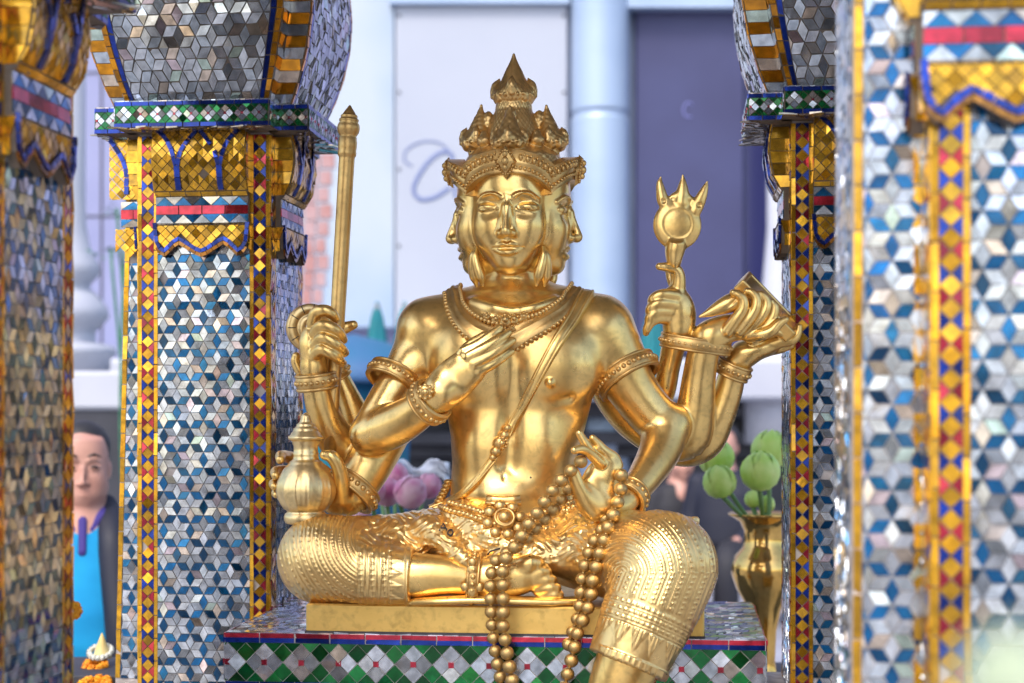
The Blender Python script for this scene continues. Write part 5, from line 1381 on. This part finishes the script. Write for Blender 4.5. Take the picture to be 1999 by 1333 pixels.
# ------------------------------------------------------------------ offerings: lotus buds, vases, garlands
def bud_mats(): pass
LG = noisy('green_lotus', (0.44, 0.68, 0.11), (0.64, 0.78, 0.24), 22, (0.4, 0.55), bump=.3, lo=.35, hi=.7); LP = noisy('pink_lotus', (0.55, 0.14, 0.30), (0.76, 0.52, 0.58), 16, (0.4, 0.55), bump=.3, lo=.35, hi=.7); STM = noisy('lotus_stem', (0.10, 0.22, 0.06), (0.16, 0.28, 0.09), 20, (0.4, 0.6))
for mm in (LG, LP): mm.node_tree.nodes['Principled BSDF'].inputs['Subsurface Weight'].default_value = 0.15; mm.node_tree.nodes['Principled BSDF'].inputs['Subsurface Radius'].default_value = (.02, .02, .01)
def lotus(px, py, d, rpx, base, material, label, group, lean=(0, 0)):
    k = d / F; c = at(px, py, d); r = rpx * k; t = thing('lotus_bud', label, 'flower', tuple(base), 0, group)
    ax = nrm(np.array((lean[0], 0, 1.0)) + np.array((0, lean[1], 0))); u = nrm(np.cross(ax, (0, 1, 0))); R = np.stack((u, np.cross(ax, u), ax), 1)
    m = MB(); m.lathe([(.14, -.98), (.50, -.88), (.82, -.58), (.98, -.15), (.99, .15), (.88, .50), (.66, .78), (.38, .97), (.16, 1.07), (.06, 1.14), (.02, 1.17)], (0, 0, 0), 28)
    V = [v * r for v in m.v]; m.v = [np.concatenate(V) @ R.T + c]; 
    for j in range(5):                                            # outer petals, slightly proud
        a = j * 1.2566 + rr(0, .5); G = []
        for h, w, q in ((-.92, .30, .46), (-.58, .62, .89), (-.15, .72, 1.06), (.2, .66, 1.06), (.56, .50, .94), (.88, .28, .70), (1.16, .03, .30)):
            G.append([c + R @ np.array((math.cos(a + s * w) * q, math.sin(a + s * w) * q, h)) * r for s in (-1, -.5, 0, .5, 1)])
        m.grid(np.array(G), 0, True)
    m.build('petals', [material], t)
    m = MB(); e = c - ax * r * .95; m.tube(catmull([np.array(base), (np.array(base) * .5 + e * .5) + np.array((lean[0], 0, .0)) * .02, e], 8), np.linspace(.0055, .0065, 17), 8); m.build('stem', [STM], t)
    return t
BRASS = gold('polished_brass', (0.82, 0.52, 0.16), (0.66, 0.36, 0.08), (0.08, 0.18), False, 0.05)
dV = 4.25; kv = dV / F; cv = at(1492, 790, dV); cv[2] = 0; z = lambda y: ZC + (790 - y) * kv
vase = thing('brass_vase', 'shiny brass vase of green lotus buds behind the pedestal', 'vase', (float(cv[0]), float(cv[1]), z(1345)))
m = MB(); m.lathe([(30 * kv, z(1345)), (32 * kv, z(1325)), (24 * kv, z(1312)), (21 * kv, z(1290)), (24 * kv, z(1230)), (34 * kv, z(1185)), (54 * kv, z(1150)), (64 * kv, z(1122)), (65 * kv, z(1105)), (58 * kv, z(1085)), (44 * kv, z(1070)), (39 * kv, z(1055)), (40 * kv, z(1035)), (48 * kv, z(1018)), (64 * kv, z(1008)), (71 * kv, z(1004)), (70 * kv, z(1001)), (60 * kv, z(1006)), (40 * kv, z(1020)), (34 * kv, z(1050)), (34 * kv, z(1090))], cv, 48); m.build('body', [BRASS], vase)
gv = 'green lotus buds in the brass vase'
for (x, y, r, dd, bx, lab, ln) in ((1398, 894, 34, 4.22, 1478, 'green lotus bud highest at the left of the vase', (-.15, 0)), (1405, 942, 31, 4.12, 1484, 'smaller green lotus bud lowest at the left of the vase', (-.25, -.1)), (1484, 922, 37, 4.12, 1492, 'big green lotus bud in the middle over the vase mouth', (.0, -.1)), (1504, 880, 36, 4.28, 1500, 'green lotus bud highest in the vase, touching the pillar edge', (.1, 0))):
    lotus(x, y, dd, r, (at(bx, 1035, 4.25)), LG, lab, gv, ln)
for x, y in ((1470, 975), (1496, 985)):
    lotus(x, y, 4.30, 16, at(1490 + (x - 1483) * .3, 1040, 4.27), LG, 'narrow young lotus bud low among the stems at ' + ('left' if x < 1480 else 'right'), gv)
STONE = noisy('grey_stone_step', (0.32, 0.33, 0.40), (0.26, 0.27, 0.34), 4, (0.6, 0.8), bump=.2)
alt = thing('offering_table', 'low dark table behind the pedestal carrying the brass vase', 'table', (float(cv[0]) - .1, float(cv[1]) + .1, 0)); zt = z(1345)
m = MB(); m.box((cv[0] - .35, cv[1] + .15, zt - .02), (.75, .30, .0195), bev=.005); m.build('top', [DARK], alt)
for sx in (-1, 1):
    for sy in (-1, 1): m = MB(); m.box((cv[0] - .35 + sx * .68, cv[1] + .15 + sy * .24, (zt - .04) / 2), (.03, .03, (zt - .04) / 2), bev=.004); m.build('leg', [DARK], alt)
gp = 'pink lotus buds behind the statue\'s elbow'
vp = at(770, 790, 4.5); k = 4.5 / F; zp = ZC - (1052 - 790) * k
pot = thing('flower_bucket', 'dark bucket holding pink lotus buds behind the folded knee', 'bucket', (float(vp[0]), float(vp[1]), zt))
m = MB(); m.lathe([(.07, zt), (.09, zp), (.095, zp + .004), (.088, zp + .002), (.08, zp - .05)], (vp[0], vp[1], 0), 32); m.build('body', [DARK], pot)
for (x, y, r, dd, lab, ln) in ((722, 958, 29, 4.42, 'pink lotus bud nearest the statue\'s forearm', (-.1, 0)), (756, 962, 27, 4.5, 'dusky pink lotus bud in the middle of the bunch', (0, 0)), (800, 962, 31, 4.4, 'pale pink lotus bud with its tip turned right', (.9, -.1)), (772, 930, 24, 4.62, 'pink lotus bud at the back of the bunch', (.1, 0)), (738, 918, 24, 4.66, 'pink lotus bud highest in the bunch', (-.1, 0)), (704, 1000, 20, 4.36, 'bright pink lotus bud lowest, just over the knee', (-.5, 0)), (836, 950, 24, 4.62, 'pink lotus bud at the far right of the bunch', (.5, 0))):
    lotus(x, y, dd, r, (vp[0] + (x - 770) * .0004, vp[1], zp - .03), LP, lab, gp, ln)
WRAP = noisy('white_paper', (0.70, 0.74, 0.80), (0.50, 0.58, 0.72), 12, (0.5, 0.7))
m = MB(); c = at(822, 922, 4.8); V = []
for i in range(9):
    V.append([c + np.array(((j - 8) * .0105, .02 * math.sin(i + j * .7), (i - 4) * .007 + .012 * math.sin(j * .55 + 1) + .006 * math.sin(i * 2.1 + j))) for j in range(17)])
m.grid(np.array(V)); o = m.build('flower_paper', [WRAP]); sm_ = o.modifiers.new('thick', 'SOLIDIFY'); sm_.thickness = .003
tag(o, 'crumpled white paper wrap over the pink lotus buds', 'paper')
# offerings at lower left
ORG = noisy('marigold', (0.80, 0.26, 0.01), (0.86, 0.42, 0.02), 40, (0.6, 0.8)); JAS = noisy('jasmine', (0.72, 0.72, 0.66), (0.60, 0.62, 0.55), 40, (0.6, 0.8)); CRM = noisy('banana_leaf_cone', (0.62, 0.46, 0.16), (0.70, 0.58, 0.28), 20, (0.4, 0.6))
def ruff(mb, c, r):
    for k in range(46):
        a, b = rr(0, 6.28), math.acos(rr(-1, 1)); n = np.array((math.sin(b) * math.cos(a), math.sin(b) * math.sin(a), math.cos(b))); t1 = nrm(np.cross(n, (.3, .5, .8))); t2 = np.cross(n, t1)
        q = c + n * r * .8; s = r * .34; mb.add([q - t1 * s, q - t2 * s + n * s * .7, q + t1 * s, q + t2 * s + n * s * .7], [(0, 1, 2, 3)], 0, False)
    mb.sphere(c, r * .82, 10, 7)
dO = 3.75; tb = at(160, 1316, dO)
shelf = tag(None, '', '') if False else None
sh = thing('offering_shelf', 'black shelf edge with garlands at the foot of the left pillar', 'shelf', (float(tb[0]), float(tb[1]) + .1, 0))
m = MB(); m.box((tb[0] - .05, tb[1] + .12, tb[2] - .012), (.14, .14, .012), bev=.003); m.build('board', [DARK], sh)
m = MB(); m.box((tb[0] - .05, tb[1] + .12, (tb[2] - .024) / 2), (.03, .03, (tb[2] - .024) / 2)); m.build('leg', [DARK], sh)
def garland(c, R, r, n, label, tilt, material=ORG, cat='garland', name='marigold_garland', grp=None):
    m = MB()
    for k in range(n):
        a = 2 * math.pi * k / n; ruff(m, c + np.array((math.cos(a) * R, math.sin(a) * R * math.cos(tilt), math.sin(a) * R * math.sin(tilt))), r)
    return tag(m.build(name, [material]), label, cat, grp)
garland(at(186, 1300, dO + .10) , .022, .013, 7, 'orange marigold garland lying on the black shelf', .3)
garland(at(186, 1336, dO - .05), .028, .014, 8, 'orange marigold garland lowest in the left gap', .2)
garland(at(196, 1272, dO + .12), .026, .0075, 16, 'ring of white jasmine round the yellow offering cone', .45, JAS, name='jasmine_garland')
m = MB(); m.lathe([(.024, 0), (.020, .008), (.013, .028), (.007, .045), (.001, .060)], at(199, 1284, dO + .12), 20); tag(m.build('offering_cone', [CRM]), 'small pale yellow offering cone inside a white jasmine ring', 'offering')
garland(at(142, 1192, 2.55), .009, .0075, 7, 'orange marigold string hanging beside the blurred left pillar', 1.5)
lotus(1985, 1345, .38, 105, at(1990, 1500, .38), noisy('pale_lotus', (0.30, 0.38, 0.24), (0.36, 0.42, 0.29), 14, (0.6, 0.7)), 'pale green blur of a lotus bud close to the lens at lower right', None)

# ------------------------------------------------------------------ people
SKIN = noisy('skin', (0.52, 0.28, 0.22), (0.46, 0.23, 0.18), 12, (0.45, 0.6)); HAIR = mat('black_hair', (0.015, 0.013, 0.014), 0.5)
CYAN = noisy('cyan_polo', (0.0, 0.30, 0.60), (0.0, 0.23, 0.50), 5, (0.75, 0.9), bump=.9, bscale=7); PURP = mat('purple_trim', (0.045, 0.03, 0.20), 0.8); NAVYC = noisy('navy_jacket', (0.006, 0.008, 0.022), (0.010, 0.012, 0.028), 8, (0.6, 0.8)); BLK = noisy('black_cloth', (0.012, 0.012, 0.018), (0.02, 0.02, 0.028), 8, (0.6, 0.8))
def person_stand(label, hx, hy, d, yaw):
    c = at(hx, hy, d); zh = c[2]; o = np.array((c[0], c[1], 0)); a = yaw; M = np.array(((math.cos(a), -math.sin(a), 0), (math.sin(a), math.cos(a), 0), (0, 0, 1)))
    k = zh / 1.60; w = lambda x, y, z: o + M @ np.array((x, y, z)) * k; t = thing('person', label, 'person', (float(c[0]), float(c[1]), 0))
    b = Sdf(); fn, lo, hi = place(FACE, w(0, .035, 1.61), M); b.add(fn, lo, hi, 0)
    b.ell(w(0, .03, 1.64), (.078, .095, .105), .02); b.chain([w(0, .04, 1.53), w(0, .045, 1.42)], (.070, .076), .03); b.ell(w(0, -.02, 1.515), (.056, .05, .03), .03); b.ell(w(-.045, -.01, 1.54), (.03, .04, .035), .03); b.ell(w(.045, -.01, 1.54), (.03, .04, .035), .03)
    for s in (-1, 1):
        b.ell(w(s * .080, .03, 1.595), (.010, .020, .032), .008)
        b.chain([w(s * .19, .03, 1.36), w(s * .25, .03, 1.10), w(s * .26, -.02, .84)], (.055, .045, .032), .03)
        b.ell(w(s * .262, -.03, .77), (.018, .036, .052), .015)
        for q in range(4): b.chain([w(s * .262, -.055 + q * .018, .735), w(s * .256, -.050 + q * .017, .69), w(s * .246, -.046 + q * .016, .665)], (.0095, .0085, .007), .004)
        b.chain([w(s * .255, -.062, .78), w(s * .245, -.078, .74), w(s * .238, -.080, .705)], (.011, .010, .008), .005)
        b.chain([w(s * .09, .03, .90), w(s * .10, .02, .50), w(s * .10, .04, .09)], (.085, .062, .045), .03); b.chain([w(s * .10, .05, .04), w(s * .11, -.14, .03)], (.04, .034), .02)
    b.chain([w(0, .03, 1.36), w(0, .0, 1.12), w(0, .02, .94)], (.13, .15, .14), .05)
    b.mesh('body', [SKIN], t, .0065)
    h = Sdf(); h.ell(w(0, .048, 1.672), (.086, .098, .085), 0); h.ell(w(0, -.055, 1.615), (.10, .06, .075), .01, op=-1); h.ell(w(0, .10, 1.60), (.082, .05, .09), .03)
    h.mesh('hair', [HAIR], t, .0065)
    s_ = Sdf(); s_.loft([.86, .95, 1.05, 1.15, 1.28, 1.38, 1.45], 0, 0, np.array((.19, .20, .20, .19, .19, .18, .10)) * k, np.array((.15, .19, .21, .20, .16, .12, .08)) * k, np.array((.12, .12, .12, .13, .14, .13, .09)) * k, 2.3, 0, M, o) if False else None
    s_ = Sdf(); s_.loft(np.array((.86, .95, 1.05, 1.15, 1.28, 1.38, 1.46)) * k, 0, .02, np.array((.185, .20, .205, .195, .19, .175, .085)) * k, np.array((.16, .20, .22, .21, .165, .125, .075)) * k, np.array((.12, .12, .12, .13, .14, .13, .09)) * k, 2.3, 0, M, o)
    for s in (-1, 1): s_.chain([w(s * .16, .03, 1.37), w(s * .235, .03, 1.17)], (.075, .068), .03)
    s_.mesh('polo_shirt', [CYAN], t, .0065)
    cl = Sdf(); 
    for s in (-1, 1): cl.chain([w(s * .075, .07, 1.475), w(s * .06, -.03, 1.455), w(s * .025, -.075, 1.405)], (.022, .020, .016), .004, flat=((0, 0, 1), .9))
    cl.mesh('collar', [PURP], t, .006)
    pk = Sdf(); pk.chain([w(.0, -.078, 1.44), w(0, -.098, 1.395), w(0, -.123, 1.335)], (.015, .014, .014), 0, flat=((M[0, 1], M[1, 1], .3), .45)); pk.mesh('placket', [PURP], t, .006)
    j = Sdf()
    for s in (-1, 1):
        j.chain([w(s * .07, .05, 1.475), w(s * .092, -.07, 1.38), w(s * .105, -.150, 1.22), w(s * .118, -.185, 1.05), w(s * .130, -.15, .86)], (.040, .052, .048, .046, .05), .02)
        j.chain([w(s * .17, .03, 1.385), w(s * .255, .035, 1.12), w(s * .265, -.01, .88)], (.085, .066, .055), .03)
        j.chain([w(s * .16, .0, 1.36), w(s * .20, -.05, 1.15), w(s * .20, -.05, .90)], (.075, .08, .08), .03)
    j.loft(np.array((.84, 1.0, 1.2, 1.36, 1.45)) * k, 0, .09, np.array((.20, .21, .21, .19, .09)) * k, np.array((.03, .03, .03, .03, .03)) * k, np.array((.09, .09, .10, .09, .05)) * k, 2.3, .02, M, o)
    j.mesh('jacket', [NAVYC], t, .0065)
    for s in (-1, 1):
        q = Sdf(); q.chain([w(s * .018, -.085, 1.642), w(s * .036, -.083, 1.648), w(s * .056, -.068, 1.640)], (.004, .005, .0035), 0); q.mesh('eyebrow', [HAIR], t, .003)
        q = Sdf(); q.chain([w(s * .024, -.0775, 1.606), w(s * .037, -.078, 1.609), w(s * .050, -.0685, 1.605)], (.003, .0055, .003), 0); q.mesh('eye', [HAIR], t, .003)
    tr = Sdf(); tr.chain([w(0, .02, .93), w(0, .02, .84)], (.165, .155), 0)
    for s in (-1, 1): tr.chain([w(s * .09, .03, .86), w(s * .10, .02, .48), w(s * .10, .04, .06)], (.105, .082, .068), .02)
    tr.mesh('trousers', [BLK], t, .007)
    return t
person_stand('man in a cyan polo shirt and dark jacket standing beyond the left pillars', 162, 915, 5.2, math.radians(14))
def person_sit(label, hx, hy, d, yaw, shirt, seat):
    c = at(hx, hy, d); o = np.array((c[0], c[1], c[2] - .74 - seat)); a = yaw; M = np.array(((math.cos(a), -math.sin(a), 0), (math.sin(a), math.cos(a), 0), (0, 0, 1)))
    w = lambda x, y, z: o + M @ np.array((x, y, z + seat)); t = thing('person', label, 'person', tuple(o))
    b = Sdf(); fn, lo, hi = place(FACE, w(0, .035, .74), M); b.add(fn, lo, hi, 0); b.ell(w(0, .03, .77), (.078, .095, .105), .02); b.chain([w(0, .04, .66), w(0, .045, .55)], (.06, .068), .03)
    b.chain([w(0, .04, .5), w(0, .05, .1)], (.12, .13), .04)
    for s in (-1, 1):
        b.ell(w(s * .08, .03, .725), (.01, .02, .032), .008)
        b.chain([w(s * .18, .04, .50), w(s * .22, .0, .24), w(s * .13, -.25, .16)], (.05, .042, .03), .02); b.ell(w(s * .12, -.32, .15), (.034, .05, .018), .015)
        for q in range(4): b.chain([w(s * (.10 + q * .016), -.35, .152), w(s * (.10 + q * .016), -.395, .135), w(s * (.10 + q * .016), -.41, .12)], (.009, .008, .007), .004)
        b.chain([w(s * .09, -.30, .155), w(s * .07, -.34, .15)], (.011, .009), .004)
        b.chain([w(s * .10, .02, .06), w(s * .12, -.42, .05), w(s * .12, -.40, -seat + .08)], (.08, .065, .045), .02); b.chain([w(s * .12, -.40, -seat + .04), w(s * .13, -.57, -seat + .03)], (.04, .033), .02)
    b.mesh('body', [SKIN], t, .009)
    h = Sdf(); h.ell(w(0, .048, .80), (.088, .10, .088), 0); h.ell(w(0, -.06, .745), (.10, .06, .075), .01, op=-1); h.mesh('hair', [HAIR], t, .009)
    s_ = Sdf(); s_.loft(np.array((.0, .15, .3, .45, .55, .60)), 0, .04, np.array((.19, .20, .20, .20, .16, .08)), np.array((.15, .16, .15, .13, .10, .07)), np.full(6, .13), 2.3, 0, M, o + (0, 0, seat))
    for s in (-1, 1): s_.chain([w(s * .17, .04, .50), w(s * .225, .0, .23), w(s * .15, -.20, .17)], (.075, .06, .045), .02)
    s_.mesh('jacket', [shirt], t, .009)
    tr = Sdf()
    for s in (-1, 1): tr.chain([w(s * .10, .03, .06), w(s * .12, -.42, .055), w(s * .12, -.40, -seat + .10)], (.11, .085, .065), .02)
    tr.mesh('trousers', [BLK], t, .009)
    return t
person_sit('person in dark navy clothes sitting beyond the green lotus buds', 1412, 872, 10.2, math.radians(-20), NAVYC, .42)
person_sit('person in black sitting far behind the hanging knee', 1330, 900, 10.6, math.radians(15), BLK, .42)
zs_ = at(1412, 872, 10.2)[2] - .74 - .42
m = MB(); m.box((at(1300, 0, 11.0)[0], 11.4 - D0, zs_ / 2), (4.5, 3.6, zs_ / 2 - .001), bev=.03); o = m.build('terrace', [STONE]); o['kind'] = 'structure'
bn = thing('bench', 'long dark bench carrying the two seated people', 'bench', (float(at(1370, 0, 10.4)[0]), 10.5 - D0, zs_))
m = MB(); m.box((at(1370, 0, 10.5)[0], 10.55 - D0, zs_ + .36), (1.2, .22, .03), bev=.01); m.build('seat', [DARK], bn)
for s in (-1, 1): m = MB(); m.box((at(1370, 0, 10.5)[0] + s * 1.0, 10.55 - D0, zs_ + .165), (.05, .18, .165), bev=.01); m.build('leg', [DARK], bn)
# ------------------------------------------------------------------ canopy carried by the pillars (just above the frame)
cR = (np.array(pil.location) + np.array(p2.location) + np.array(p3.location) + np.array(p4.location)) / 4
roof = thing('shrine_roof', 'flat gilded shrine roof resting on the four mosaic pillars', 'roof', (float(cR[0]), float(cR[1]), ZT), PR)
LOCAL[0] = True
m = MB(); m.box((0, .35, .062), (1.15, .85, .06), bev=.01); m.build('ceiling', [mat('dim_gilded_ceiling', (0.42, 0.36, 0.30), 0.5, 0.2)], roof)
m = MB(); m.box((0, .35, .17), (1.22, .9, .045), bev=.015); m.box((0, .35, .26), (.9, .65, .045), bev=.015); m.build('tier', [G_CROWN], roof)
LOCAL[0] = False
